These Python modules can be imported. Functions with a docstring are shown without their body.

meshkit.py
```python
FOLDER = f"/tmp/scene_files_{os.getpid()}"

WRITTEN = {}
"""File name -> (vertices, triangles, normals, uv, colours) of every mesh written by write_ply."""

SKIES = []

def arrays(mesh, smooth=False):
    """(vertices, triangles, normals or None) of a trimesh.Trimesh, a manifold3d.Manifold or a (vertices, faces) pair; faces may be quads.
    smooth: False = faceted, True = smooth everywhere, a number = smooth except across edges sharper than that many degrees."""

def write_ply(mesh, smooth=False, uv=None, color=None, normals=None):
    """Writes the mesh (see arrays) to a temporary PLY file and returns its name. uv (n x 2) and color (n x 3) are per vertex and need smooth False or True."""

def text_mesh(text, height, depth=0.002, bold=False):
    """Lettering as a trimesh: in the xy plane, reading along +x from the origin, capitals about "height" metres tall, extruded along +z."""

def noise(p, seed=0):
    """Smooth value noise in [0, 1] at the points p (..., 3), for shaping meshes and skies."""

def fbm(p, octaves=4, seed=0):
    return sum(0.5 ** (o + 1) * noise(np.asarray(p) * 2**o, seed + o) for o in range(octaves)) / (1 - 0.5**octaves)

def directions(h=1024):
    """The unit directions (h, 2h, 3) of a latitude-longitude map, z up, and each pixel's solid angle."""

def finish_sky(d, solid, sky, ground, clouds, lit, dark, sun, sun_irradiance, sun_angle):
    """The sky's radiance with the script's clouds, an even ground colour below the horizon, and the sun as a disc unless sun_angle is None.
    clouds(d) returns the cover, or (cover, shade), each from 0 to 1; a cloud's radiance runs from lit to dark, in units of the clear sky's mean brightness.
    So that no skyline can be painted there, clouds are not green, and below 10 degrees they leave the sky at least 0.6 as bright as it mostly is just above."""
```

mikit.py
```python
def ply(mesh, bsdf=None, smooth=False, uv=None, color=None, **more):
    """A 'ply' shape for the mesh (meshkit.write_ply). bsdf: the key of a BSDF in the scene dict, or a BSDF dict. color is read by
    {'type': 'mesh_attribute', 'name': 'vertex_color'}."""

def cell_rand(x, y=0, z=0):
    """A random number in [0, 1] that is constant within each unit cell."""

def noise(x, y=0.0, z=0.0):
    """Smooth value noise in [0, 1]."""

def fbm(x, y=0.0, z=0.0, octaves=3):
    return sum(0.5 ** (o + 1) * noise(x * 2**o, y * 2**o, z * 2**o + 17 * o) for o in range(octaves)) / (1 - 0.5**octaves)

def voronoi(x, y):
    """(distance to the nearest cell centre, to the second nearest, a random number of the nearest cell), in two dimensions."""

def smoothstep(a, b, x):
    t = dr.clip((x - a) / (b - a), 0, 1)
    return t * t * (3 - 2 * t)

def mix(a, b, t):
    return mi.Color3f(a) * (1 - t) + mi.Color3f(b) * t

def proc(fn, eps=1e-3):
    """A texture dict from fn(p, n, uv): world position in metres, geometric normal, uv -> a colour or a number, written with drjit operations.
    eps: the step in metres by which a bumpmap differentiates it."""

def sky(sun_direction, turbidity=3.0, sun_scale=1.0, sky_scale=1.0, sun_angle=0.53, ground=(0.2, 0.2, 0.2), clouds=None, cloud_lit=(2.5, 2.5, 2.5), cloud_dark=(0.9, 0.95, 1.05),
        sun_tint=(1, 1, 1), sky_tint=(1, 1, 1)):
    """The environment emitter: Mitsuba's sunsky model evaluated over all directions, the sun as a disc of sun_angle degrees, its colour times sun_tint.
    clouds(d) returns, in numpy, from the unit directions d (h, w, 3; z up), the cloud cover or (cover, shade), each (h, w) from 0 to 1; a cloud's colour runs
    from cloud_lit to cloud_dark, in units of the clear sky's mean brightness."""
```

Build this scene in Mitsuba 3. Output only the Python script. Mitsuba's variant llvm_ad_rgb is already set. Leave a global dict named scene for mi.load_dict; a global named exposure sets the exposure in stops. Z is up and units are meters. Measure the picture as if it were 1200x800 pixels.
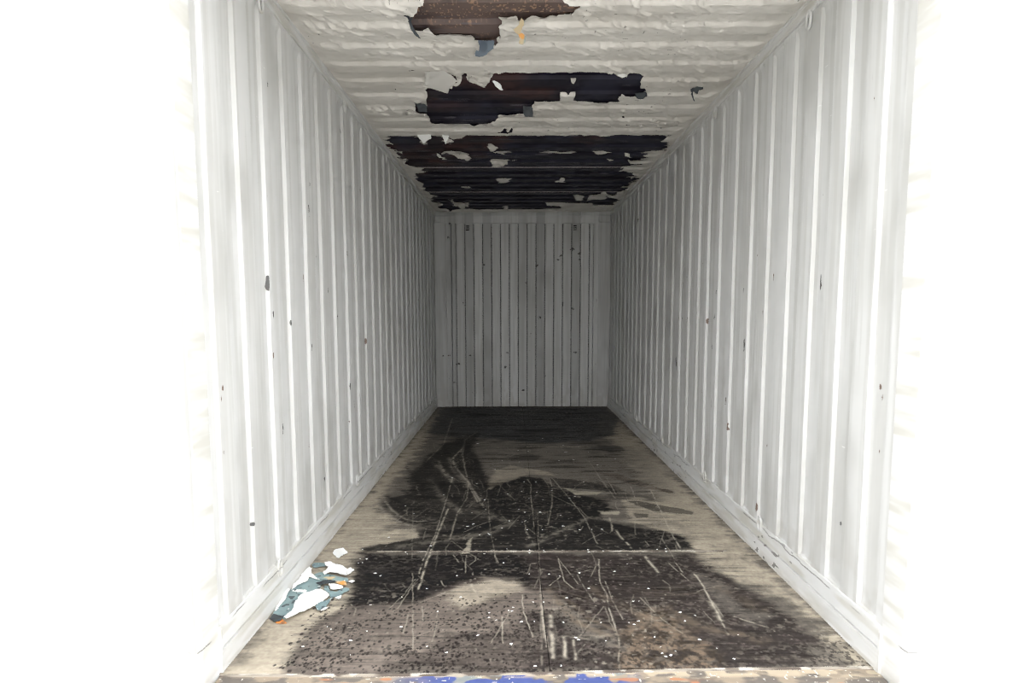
import math
import numpy as np
import trimesh
import drjit as dr
import mitsuba as mi
import mikit
import meshkit
from scipy.spatial import Delaunay, cKDTree
from shapely.geometry import Polygon, Point
import shapely

T = mi.ScalarTransform4f
scene, labels = {}, {}

# ------------------------------------------------------------------ camera, sky, exposure
CAM = np.array([-0.130, -1.928, 1.265])
PITCH, YAW, ROLL, FOCAL = 0.0894, 0.0017, -0.002, 670.0
fwd = np.array([-math.sin(YAW) * math.cos(PITCH), math.cos(YAW) * math.cos(PITCH), -math.sin(PITCH)])
rgt = np.array([math.cos(YAW), math.sin(YAW), 0.0])
upv = np.cross(rgt, fwd)
upv = upv * math.cos(ROLL) - rgt * math.sin(ROLL)
scene['camera'] = {
    'type': 'perspective', 'fov': 2 * math.degrees(math.atan(600 / FOCAL)), 'fov_axis': 'x',
    'principal_point_offset_y': -28.0 / 800.0, 'near_clip': 0.05, 'far_clip': 500.0,
    'to_world': T().look_at(origin=CAM.tolist(), target=(CAM + fwd).tolist(), up=upv.tolist())}
exposure = 5.1
scene['sky'] = mikit.sky((0.3, -0.5, 0.8), turbidity=6.0, sun_scale=0.0, sky_scale=1.0, ground=(0.4, 0.4, 0.39),
                         clouds=lambda d: (np.ones(d.shape[:2]), np.clip(1.0 - d[..., 2] + 0.12 * (meshkit.fbm(d * 3.0, 4, 7) - 0.5), 0, 1)),
                         cloud_lit=(1.62, 1.62, 1.62), cloud_dark=(0.62, 0.625, 0.63))  # an even overcast, brightest overhead

# ------------------------------------------------------------------ traced shapes, in metres on the surfaces they lie on
AREAS = [
    ('tan',0.9,0.1,[(-1.138,5.732),(-0.961,5.801),(-1.023,4.199),(-1.016,2.789),(-1.06,2.089),(-1.046,1.776),(-0.916,1.566),(-0.745,1.101),(-0.965,0.969),(-0.855,0.613),(-0.93,0.301),(-0.942,0.085),(-0.944,-0.006),(-0.915,-0.063),(-1.166,-0.063),(-1.176,0.288)]),
    ('tan',0.9,0.12,[(1.134,5.708),(1.143,0.831),(1.157,0.081),(1.068,-0.066),(1.16,0.383),(1.045,0.608),(0.928,0.694),(0.884,0.881),(0.833,1.039),(0.869,1.344),(0.791,1.636),(0.865,2.182),(0.877,3.224),(0.818,4.42)]),
    ('grey',0.6,0.2,[(-0.672,4.433),(0.751,3.966),(1.111,3.222),(1.025,2.079),(0.737,1.637),(0.4,1.985),(0.131,2.5),(-0.139,2.361),(-0.332,2.295),(-0.472,2.926)]),
    ('slate',0.9,0.1,[(-1.147,5.803),(1.146,5.779),(1.176,5.062),(0.963,4.05),(0.63,3.723),(0.195,3.612),(-0.228,3.769),(-0.627,3.893),(-1.05,4.066)]),
    ('black',0.85,0.05,[(-0.988,1.767),(-0.998,1.944),(-0.897,2.039),(-0.94,2.411),(-0.897,2.929),(-0.833,3.438),(-0.669,3.873),(-0.506,4.083),(-0.513,3.233),(-0.409,2.786),(-0.298,2.241),(-0.229,2.036),(-0.138,1.563),(-0.238,1.349),(-0.434,1.283),(-0.649,1.233),(-0.688,1.405),(-0.818,1.476)]),
    ('black',0.95,0.035,[(-0.312,2.188),(-0.237,2.35),(-0.072,2.454),(0.076,2.406),(0.147,2.238),(0.288,2.063),(0.398,1.966),(0.502,1.874),(0.498,1.678),(0.392,1.523),(0.53,1.414),(0.693,1.345),(0.815,1.247),(0.872,1.154),(0.828,1.067),(-0.046,1.031),(-0.933,1.017),(-0.971,1.073),(-0.647,1.221),(-0.44,1.349),(-0.244,1.525)]),
    ('black',0.75,0.02,[(0.158,2.405),(0.321,2.382),(0.473,2.291),(0.605,2.132),(0.618,2.032),(0.477,2.102),(0.298,2.154),(0.177,2.206)]),
    ('brown',0.5,0.03,[(0.548,2.584),(0.708,2.521),(0.842,2.289),(1.026,2.03),(0.953,2.04),(0.751,2.235)]),
    ('black',0.6,0.03,[(0.671,3.535),(0.888,3.497),(0.913,3.289),(0.76,3.225),(0.673,3.324)]),
    ('maroon',0.92,0.05,[(-0.96,0.99),(0.809,1.006),(0.827,0.906),(0.837,0.808),(0.879,0.694),(0.949,0.568),(1.031,0.454),(1.059,0.193),(0.935,0.018),(-0.929,-0.009),(-0.944,0.112),(-0.951,0.196),(-0.937,0.353),(-0.874,0.44),(-0.887,0.613)]),
    ('worn',0.85,0.07,[(-0.948,0.196),(-0.932,0.336),(-0.863,0.433),(-0.642,0.476),(-0.533,0.502),(-0.476,0.572),(-0.399,0.675),(-0.26,0.732),(-0.137,0.696),(-0.058,0.611),(0.038,0.57),(0.049,0.456),(-0.066,0.318),(-0.205,0.286),(-0.39,0.24),(-0.429,0.152),(-0.531,0.084),(-0.684,0.008),(-0.917,-0.001)]),
    ('tan',0.6,0.05,[(-0.418,0.572),(-0.377,0.654),(-0.26,0.723),(-0.137,0.692),(-0.087,0.611),(-0.194,0.551),(-0.285,0.457),(-0.356,0.421)]),
    ('worn',0.45,0.12,[(-0.915,-0.006),(-0.951,0.196),(-0.39,0.24),(0.044,0.385),(0.014,0.195),(-0.105,-0.01)]),
    ('ochre',0.7,0.06,[(0.365,0.367),(0.435,0.437),(0.522,0.419),(0.565,0.317),(0.578,0.194),(0.618,0.165),(0.637,0.082),(0.593,0.001),(0.243,-0.003),(0.283,0.194)]),
    ('black',0.8,0.04,[(-0.87,0.458),(-0.898,0.655),(-0.937,0.99),(-0.589,1.0),(-0.137,1.009),(-0.05,0.884),(-0.057,0.632),(-0.137,0.705),(-0.261,0.741),(-0.4,0.688),(-0.486,0.572),(-0.534,0.509),(-0.643,0.483)]),
    ('black',0.22,0.05,[(-0.05,0.884),(0.217,0.934),(0.425,0.986),(0.636,0.933),(0.732,0.881),(0.697,0.694),(0.533,0.61),(0.364,0.652),(0.14,0.611),(-0.018,0.611)]),
    ('tan',0.75,0.02,[(-0.989,1.056),(-0.843,1.125),(-0.671,1.221),(-0.669,1.297),(-0.715,1.364),(-0.818,1.351),(-0.914,1.221)]),
    ('pale',0.95,0.012,[(0.242,2.154),(0.352,2.082),(0.517,2.062),(0.46,1.985),(0.311,1.995)]),
    ('pale',0.85,0.012,[(0.414,1.67),(0.548,1.653),(0.542,1.591),(0.436,1.599)]),
    ('tan',0.6,0.03,[(0.621,1.891),(0.748,1.937),(0.979,1.717),(1.043,1.412),(0.981,1.095),(0.856,1.067),(0.821,1.266),(0.696,1.359),(0.593,1.471)]),
    ('black',0.7,0.016,[(0.645,1.864),(0.73,1.855),(0.826,1.776),(0.971,1.692),(1.017,1.643),(1.003,1.596),(0.907,1.612),(0.77,1.66),(0.685,1.777)]),
    ('brown',0.8,0.012,[(0.918,2.14),(0.987,2.109),(1.026,2.03),(0.978,2.021),(0.933,2.08)]),
    ('black',0.5,0.02,[(0.511,2.335),(0.63,2.183),(0.681,2.041),(0.593,2.061),(0.458,2.184)]),
    ('black',0.7,0.012,[(0.638,1.621),(0.729,1.605),(0.709,1.544),(0.632,1.529)]),
    ('slate',0.4,0.04,[(0.598,3.481),(0.817,3.444),(0.771,3.29),(0.597,3.325)]),
    ('black',0.45,0.03,[(-0.197,3.073),(0.015,3.197),(0.12,3.102),(0.083,2.952),(-0.14,2.924)]),
    ('black',0.6,0.02,[(-0.947,2.139),(-0.908,2.129),(-0.903,2.069),(-0.941,2.079)]),
    ('tan',0.5,0.03,[(-0.33,2.241),(-0.3,2.136),(-0.139,2.35),(-0.004,2.501),(0.196,2.464),(0.17,2.586),(-0.14,2.784),(-0.279,2.652)]),
    ('pale',0.8,0.01,[(-0.389,1.1),(-0.404,1.032),(-0.408,0.999),(-0.364,1.01),(-0.366,1.129),(-0.364,1.232),(-0.385,1.189)]),
    ('grey',0.45,0.06,[(0.052,0.493),(0.12,0.42),(0.21,0.286),(0.28,0.194),(0.255,0.151),(0.163,0.194),(0.074,0.318)]),
    ('grey',0.4,0.06,[(0.766,0.785),(0.824,0.651),(0.861,0.491),(0.962,0.383),(0.915,0.316),(0.801,0.383),(0.756,0.569)]),
]
SCRATCHES = [
    (0.9,0.012,[(-0.556,1.707),(-0.567,1.245),(-0.576,0.885),(-0.567,0.612)]),
    (0.7,0.008,[(-0.602,2.41),(-0.587,1.825),(-0.579,1.258),(-0.596,0.926),(-0.592,0.77)]),
    (0.6,0.01,[(-0.464,2.252),(-0.45,1.914),(-0.487,1.626),(-0.488,1.323),(-0.489,1.195)]),
    (0.6,0.014,[(-0.61,3.694),(-0.59,3.169),(-0.523,2.654),(-0.453,2.188),(-0.369,1.842)]),
    (0.6,0.02,[(-0.61,3.402),(-0.662,3.046),(-0.631,2.814),(-0.547,2.528),(-0.468,2.296),(-0.331,1.773)]),
    (0.4,0.015,[(-0.513,4.195),(-0.617,3.772),(-0.611,3.234)]),
    (0.6,0.008,[(-0.021,2.383),(0.001,2.25),(-0.007,1.987),(-0.002,1.624),(-0.005,1.388)]),
    (0.6,0.008,[(0.152,2.406),(0.154,2.144),(0.129,1.788),(0.079,1.43)]),
    (0.6,0.008,[(0.172,2.405),(0.245,1.986),(0.267,1.857),(0.315,1.546),(0.323,1.36),(0.335,1.132)]),
    (0.6,0.008,[(-0.059,1.488),(-0.057,1.321),(-0.036,1.206)]),
    (0.35,0.006,[(-0.302,1.895),(-0.271,1.403),(-0.215,0.894)]),
    (0.6,0.008,[(0.594,2.403),(0.595,2.003)]),
    (0.6,0.008,[(0.734,2.183),(0.701,1.802)]),
    (0.85,0.009,[(0.86,2.08),(0.818,1.636),(0.785,1.279),(0.775,1.073)]),
    (0.8,0.012,[(0.47,1.545),(0.466,1.429),(0.447,1.319)]),
    (0.85,0.012,[(0.474,1.333),(0.48,1.254),(0.511,1.074)]),
    (0.5,0.007,[(0.607,1.167),(0.614,1.097)]),
    (0.5,0.006,[(0.71,1.216),(0.706,0.943)]),
    (0.8,0.018,[(0.56,0.964),(0.571,0.862),(0.582,0.785)]),
    (0.6,0.007,[(0.697,0.881),(0.703,0.785)]),
    (0.6,0.007,[(0.662,0.882),(0.705,0.694)]),
    (0.9,0.01,[(0.754,0.785),(0.756,0.677),(0.75,0.553),(0.738,0.411),(0.721,0.229)]),
    (0.5,0.03,[(0.741,0.491),(0.738,0.411),(0.726,0.317)]),
    (0.7,0.008,[(0.314,0.934),(0.28,0.678),(0.292,0.554),(0.284,0.441),(0.282,0.305),(0.28,0.194)]),
    (0.35,0.008,[(0.28,0.194),(0.246,0.007)]),
    (0.5,0.006,[(0.309,0.687),(0.307,0.53),(0.325,0.344)]),
    (0.7,0.006,[(0.103,0.945),(0.106,0.824),(0.112,0.696),(0.148,0.619)]),
    (0.5,0.005,[(0.106,0.934),(0.179,0.644)]),
    (0.6,0.006,[(0.099,0.74),(0.039,0.644)]),
    (0.75,0.006,[(-0.09,0.555),(-0.089,0.42),(-0.069,0.312),(-0.055,0.218)]),
    (0.6,0.012,[(-0.006,0.463),(-0.008,0.351),(-0.003,0.195),(-0.002,0.154)]),
    (0.8,0.02,[(0.026,0.378),(0.023,0.286),(0.02,0.183),(0.016,0.083)]),
    (0.8,0.016,[(0.069,0.212),(0.066,0.149),(0.063,0.083)]),
    (0.6,0.012,[(0.104,0.194),(0.097,0.073)]),
    (0.6,0.006,[(-0.38,0.988),(-0.367,0.778)]),
    (0.5,0.005,[(-0.624,0.77),(-0.581,0.533),(-0.512,0.138)]),
    (0.5,0.006,[(-0.448,0.989),(-0.407,0.895)]),
    (0.6,0.006,[(-0.475,0.697),(-0.461,0.654),(-0.447,0.637)]),
    (0.5,0.005,[(-0.526,0.457),(-0.501,0.306)]),
    (0.7,0.006,[(-0.179,0.372),(-0.172,0.177)]),
    (0.5,0.006,[(-0.227,0.988),(-0.206,0.884)]),
    (0.7,0.014,[(-0.333,0.706),(-0.318,0.612),(-0.291,0.563)]),
    (0.5,0.02,[(-1.003,1.863),(-0.912,1.675),(-0.8,1.52),(-0.713,1.476),(-0.673,1.49)]),
    (0.4,0.03,[(-1.037,1.81),(-0.942,1.612),(-0.815,1.462),(-0.725,1.391)]),
    (0.4,0.012,[(0.535,2.498),(0.558,2.142),(0.575,1.891)]),
    (0.5,0.007,[(0.524,2.92),(0.547,2.358)]),
    (0.35,0.025,[(-0.775,2.928),(-0.666,2.505),(-0.588,2.275)]),
    (0.4,0.015,[(-0.872,4.965),(-0.81,3.582),(-0.879,2.929)]),
    (0.3,0.02,[(0.066,0.224),(0.165,0.206),(0.271,0.242)]),
    (0.3,0.006,[(-0.788,1.724),(-0.655,0.936)]),
    (0.4,0.006,[(0.026,1.64),(0.002,0.884),(-0.012,0.212)]),
    (0.25,0.01,[(-0.006,0.611),(-0.028,0.032)]),
    (0.4,0.007,[(0.437,0.53),(0.486,0.35),(0.543,0.241)]),
    (0.5,0.012,[(0.795,0.37),(0.843,0.329),(0.9,0.284)]),
    (0.3,0.07,[(-0.689,3.016),(-0.614,2.654),(-0.523,2.409),(-0.46,2.188)]),
    (0.35,0.06,[(-0.772,2.788),(-0.643,2.48),(-0.586,2.319)]),
    (0.25,0.06,[(-0.768,2.41),(-0.607,1.897),(-0.467,1.642)]),
    (0.28,0.05,[(-0.044,1.099),(0.342,1.546),(0.786,1.413)]),
    (0.22,0.08,[(-0.357,1.641),(-0.138,1.459),(-0.286,1.283),(-0.745,1.101)]),
    (-0.9,0.11,[(-0.715,3.894),(-0.572,3.436),(-0.465,2.926),(-0.362,2.362),(-0.294,1.988)]),
    (-0.85,0.08,[(-0.91,2.987),(-0.775,2.457),(-0.63,2.087),(-0.45,1.773)]),
    (-0.8,0.05,[(-1.016,1.973),(-0.883,1.809),(-0.686,1.643),(-0.511,1.549)]),
    (-0.75,0.05,[(-1.011,2.762),(-0.86,2.365),(-0.744,2.029)]),
    (-0.6,0.05,[(-0.801,3.509),(-0.701,2.928),(-0.572,2.504)]),
    (-0.6,0.06,[(-0.281,1.807),(-0.031,1.547),(0.354,1.638)]),
    (-0.5,0.05,[(0.747,0.932),(0.823,0.766),(0.927,0.609)]),
    (-1.5,0.05,[(0.053,0.5),(0.121,0.358),(0.204,0.242),(0.278,0.206)]),
    (-1.45,0.03,[(0.101,0.539),(0.191,0.351),(0.298,0.242)]),
    (-1.35,0.05,[(0.221,0.627),(0.346,0.455),(0.435,0.285)]),
    (-1.4,0.04,[(0.021,0.611),(0.085,0.441),(0.173,0.267)]),
    (-1.4,0.06,[(0.522,0.419),(0.659,0.285),(0.827,0.193)]),
    (-1.35,0.05,[(0.569,0.33),(0.712,0.241),(0.865,0.205)]),
    (-1.3,0.06,[(0.809,0.609),(0.917,0.491),(0.96,0.418)]),
]
HOLES = [
    [(-0.471,0.597),(-0.513,0.688),(-0.544,0.716),(-0.558,0.758),(-0.582,0.787),(-0.598,0.831),(-0.609,0.87),(-0.599,0.901),(-0.568,0.909),(-0.546,0.902),(-0.525,0.894),(-0.522,0.926),(-0.499,0.967),(-0.48,0.984),(-0.422,0.985),(-0.381,0.989),(-0.327,0.985),(-0.317,1.02),(-0.319,1.055),(-0.23,1.073),(-0.218,1.091),(-0.205,1.082),(-0.207,1.012),(-0.19,0.994),(-0.189,0.961),(-0.191,0.88),(-0.179,0.872),(-0.179,0.834),(-0.194,0.811),(-0.17,0.804),(-0.112,0.811),(-0.104,0.834),(-0.084,0.842),(-0.069,0.834),(-0.065,0.812),(-0.015,0.812),(0.063,0.816),(0.133,0.813),(0.13,0.776),(0.146,0.754),(0.159,0.733),(0.176,0.719),(0.168,0.712),(0.123,0.712),(0.091,0.691),(0.049,0.612),(-0.131,0.562),(-0.308,0.573)],
    [(-0.657,1.684),(-0.632,1.657),(-0.527,1.725),(-0.515,1.671),(-0.488,1.607),(-0.454,1.569),(-0.425,1.527),(-0.415,1.473),(-0.389,1.45),(-0.395,1.521),(-0.362,1.552),(-0.329,1.576),(-0.301,1.621),(-0.283,1.571),(-0.251,1.51),(-0.228,1.406),(-0.213,1.394),(-0.047,1.396),(-0.041,1.429),(0.022,1.436),(0.157,1.442),(0.423,1.444),(0.437,1.438),(0.475,1.491),(0.509,1.515),(0.531,1.503),(0.527,1.456),(0.604,1.457),(0.621,1.486),(0.618,1.54),(0.638,1.627),(0.692,1.706),(0.662,1.76),(0.582,1.76),(0.543,1.746),(0.532,1.801),(0.578,1.874),(0.548,1.888),(0.251,1.886),(0.179,1.881),(0.01,1.885),(0.001,1.945),(-0.021,1.96),(-0.013,2.039),(-0.058,2.096),(-0.116,2.104),(-0.227,2.12),(-0.234,2.188),(-0.303,2.258),(-0.33,2.312),(-0.405,2.34),(-0.489,2.311),(-0.567,2.301),(-0.596,2.283),(-0.623,2.255),(-0.68,2.273),(-0.705,2.237),(-0.704,2.167),(-0.712,2.083),(-0.702,2.018),(-0.77,2.017),(-0.758,1.879),(-0.69,1.94),(-0.683,1.836),(-0.657,1.751)],
    [(-0.518,1.433),(-0.486,1.449),(-0.463,1.467),(-0.45,1.533),(-0.461,1.54),(-0.476,1.493),(-0.503,1.469)],
    [(0.664,2.357),(0.679,2.274),(0.713,2.266),(0.722,2.339),(0.703,2.367)],
    [(0.626,2.173),(0.642,2.16),(0.648,2.194),(0.633,2.194)],
    [(0.939,2.369),(0.961,2.379),(0.971,2.417),(0.96,2.427)],
    [(0.419,2.063),(0.435,2.058),(0.448,2.068),(0.433,2.085)],
    [(-0.122,2.305),(-0.103,2.274),(-0.073,2.287),(-0.066,2.314)],
    [(-0.248,2.466),(-0.203,2.427),(-0.184,2.398),(-0.166,2.447),(-0.134,2.389),(-0.128,2.448),(-0.172,2.477)],
    [(-0.288,2.276),(-0.273,2.267),(-0.265,2.304),(-0.281,2.313)],
    [(-0.704,1.369),(-0.675,1.365),(-0.672,1.376),(-0.701,1.38)],
    [(-0.558,1.41),(-0.544,1.41),(-0.546,1.426),(-0.558,1.426)],
    [(-0.83,1.617),(-0.823,1.63),(-0.838,1.682),(-0.839,1.656)],
    [(-0.844,2.017),(-0.836,2.049),(-0.839,2.082),(-0.849,2.057)],
    [(0.966,1.681),(0.991,1.617),(1.004,1.611),(1.024,1.669),(1.006,1.695),(1.013,1.749),(0.979,1.708)],
    [(-1.061,2.52),(-1.09,2.625),(-1.126,2.826),(-1.105,3.047),(-1.093,3.206),(-1.043,3.282),(-1.08,3.318),(-1.041,3.421),(-0.974,3.591),(-0.996,3.704),(-1.098,3.821),(-1.097,3.963),(-1.055,4.132),(-1.109,4.249),(-1.092,4.371),(-1.084,4.565),(-1.027,4.842),(-1.103,4.89),(-1.098,5.066),(-1.026,5.346),(-1.094,5.418),(-0.987,5.553),(-0.967,5.716),(-0.86,5.656),(-0.583,5.659),(-0.139,5.665),(0.304,5.64),(0.485,5.553),(0.947,5.501),(1.073,5.473),(1.134,5.417),(1.11,4.94),(1.032,4.866),(1.044,4.655),(1.12,4.458),(1.067,4.333),(1.071,4.212),(1.126,4.154),(1.137,4.022),(1.087,3.949),(1.052,3.826),(1.006,3.642),(0.876,3.599),(0.884,3.515),(0.997,3.485),(0.972,3.44),(1.024,3.396),(0.948,3.308),(0.986,3.225),(0.991,3.281),(1.071,3.267),(1.079,3.24),(0.995,3.198),(0.994,3.065),(1.067,3.007),(1.137,2.99),(1.109,2.845),(1.112,2.742),(1.06,2.686),(1.082,2.594),(0.871,2.571),(0.835,2.542),(0.62,2.532),(0.369,2.532),(0.285,2.531),(0.131,2.546),(-0.005,2.529),(-0.153,2.538),(-0.199,2.537),(-0.431,2.542),(-0.497,2.629),(-0.538,2.644),(-0.594,2.607),(-0.625,2.628),(-0.663,2.777),(-0.672,2.607),(-0.759,2.595),(-0.803,2.692),(-0.843,2.775),(-0.851,2.659),(-0.858,2.542),(-0.973,2.531)],
]
ISLANDS = [
    [(0.208,1.513),(0.237,1.513),(0.228,1.562)],
    [(0.167,1.736),(0.188,1.737),(0.217,1.757),(0.236,1.737),(0.256,1.73),(0.253,1.799),(0.247,1.901),(0.184,1.901)],
    [(-0.861,4.992),(-0.825,5.095),(-0.745,5.228),(-0.676,5.149),(-0.684,5.395),(-0.756,5.538),(-0.816,5.479),(-0.856,5.393)],
    [(-0.665,4.314),(-0.592,4.315),(-0.6,4.419),(-0.663,4.397)],
    [(-0.323,3.255),(-0.165,3.256),(-0.204,3.355),(-0.225,3.414),(-0.306,3.413)],
    [(-0.326,2.798),(-0.292,2.798),(-0.277,2.88),(-0.305,2.953),(-0.328,2.928)],
    [(-0.291,2.966),(-0.227,2.979),(-0.142,2.979),(-0.208,3.094),(-0.236,3.054)],
    [(-0.291,3.971),(-0.145,3.973),(-0.198,4.083),(-0.263,4.083)],
    [(0.102,2.957),(0.164,2.982),(0.181,3.02),(0.351,2.996),(0.371,2.984),(0.377,3.047),(0.191,3.071),(0.167,3.032)],
    [(0.56,3.01),(0.638,3.011),(0.697,3.063),(0.585,3.088)],
    [(0.3,4.07),(0.381,3.942),(0.39,4.052)],
    [(0.566,4.765),(0.694,4.776),(0.697,4.96),(0.621,4.959)],
    [(0.761,4.768),(0.892,4.609),(0.988,4.724),(0.981,4.914),(0.873,5.063),(0.774,5.011)],
    [(0.28,5.23),(0.84,5.237),(0.843,5.374),(0.461,5.397),(0.296,5.323)],
    [(0.497,5.438),(0.935,5.414),(1.155,5.446),(1.23,6.0),(0.544,5.991)],
    [(-0.128,3.262),(-0.098,3.262),(-0.105,3.299),(-0.124,3.299)],
    [(-1.082,3.021),(-1.048,2.991),(-1.066,3.047),(-1.082,3.055)],
    [(-0.753,3.024),(-0.742,3.115),(-0.705,3.169),(-0.722,3.19),(-0.757,3.115)],
    [(-0.245,5.372),(-0.192,5.372),(-0.215,5.545),(-0.242,5.544)],
    [(0.813,3.064),(0.872,3.103),(0.88,3.143),(0.83,3.111)],
    [(0.885,3.28),(0.967,3.309),(1.018,3.367),(0.956,3.366)],
    [(0.706,3.25),(0.751,3.292),(0.749,3.324),(0.723,3.306)],
    [(-0.669,2.925),(-0.559,2.951),(-0.508,3.026),(-0.489,3.157),(-0.539,3.13),(-0.609,3.103),(-0.665,3.076),(-0.699,2.999)],
]
MARKS_LEFT = [(1.087,1.932,0.04),(1.061,1.794,0.05),(1.73,1.648,0.04),(2.146,2.119,0.05),(0.58,1.263,0.035),(0.78,1.223,0.025),(1.498,1.257,0.04),(1.337,1.402,0.03),(1.045,1.094,0.04),(1.726,0.812,0.05),(0.564,1.085,0.03),(2.162,1.072,0.04),(1.221,0.338,0.05),(1.641,0.125,0.035),(0.635,0.757,0.05),(1.84,1.588,0.03),(0.612,2.248,0.02),(1.71,2.388,0.03)]
MARKS_RIGHT = [(1.793,1.246,0.04),(1.337,1.397,0.03),(1.173,1.23,0.05),(1.071,1.275,0.03),(2.401,1.536,0.04),(3.66,2.046,0.06),(2.839,1.177,0.05),(2.374,1.217,0.05),(1.955,1.222,0.05),(1.775,1.404,0.03),(1.299,1.089,0.07),(1.824,1.044,0.04),(1.173,0.966,0.04),(2.638,0.874,0.09),(1.555,0.734,0.06),(2.002,0.726,0.03),(1.514,0.578,0.05),(1.067,0.239,0.05),(4.167,2.24,0.06),(2.683,-0.082,0.05)]
MARKS_BACK = [(0.514,2.051,0.06),(0.479,1.995,0.05),(0.668,2.13,0.07),(0.766,2.073,0.05),(0.766,1.994,0.05),(-0.52,1.929,0.05),(-0.878,0.592,0.08),(-1.075,0.703,0.05),(-1.005,0.703,0.05),(-0.714,0.703,0.05),(0.719,0.741,0.06),(-0.213,0.742,0.05),(-0.237,0.544,0.06),(0.193,1.916,0.06),(0.008,0.225,0.05),(-0.928,0.333,0.05),(-0.984,2.472,0.05),(-0.992,2.292,0.06),(0.68,1.332,0.06),(0.24,1.217,0.06),(0.055,1.688,0.05)]
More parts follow.
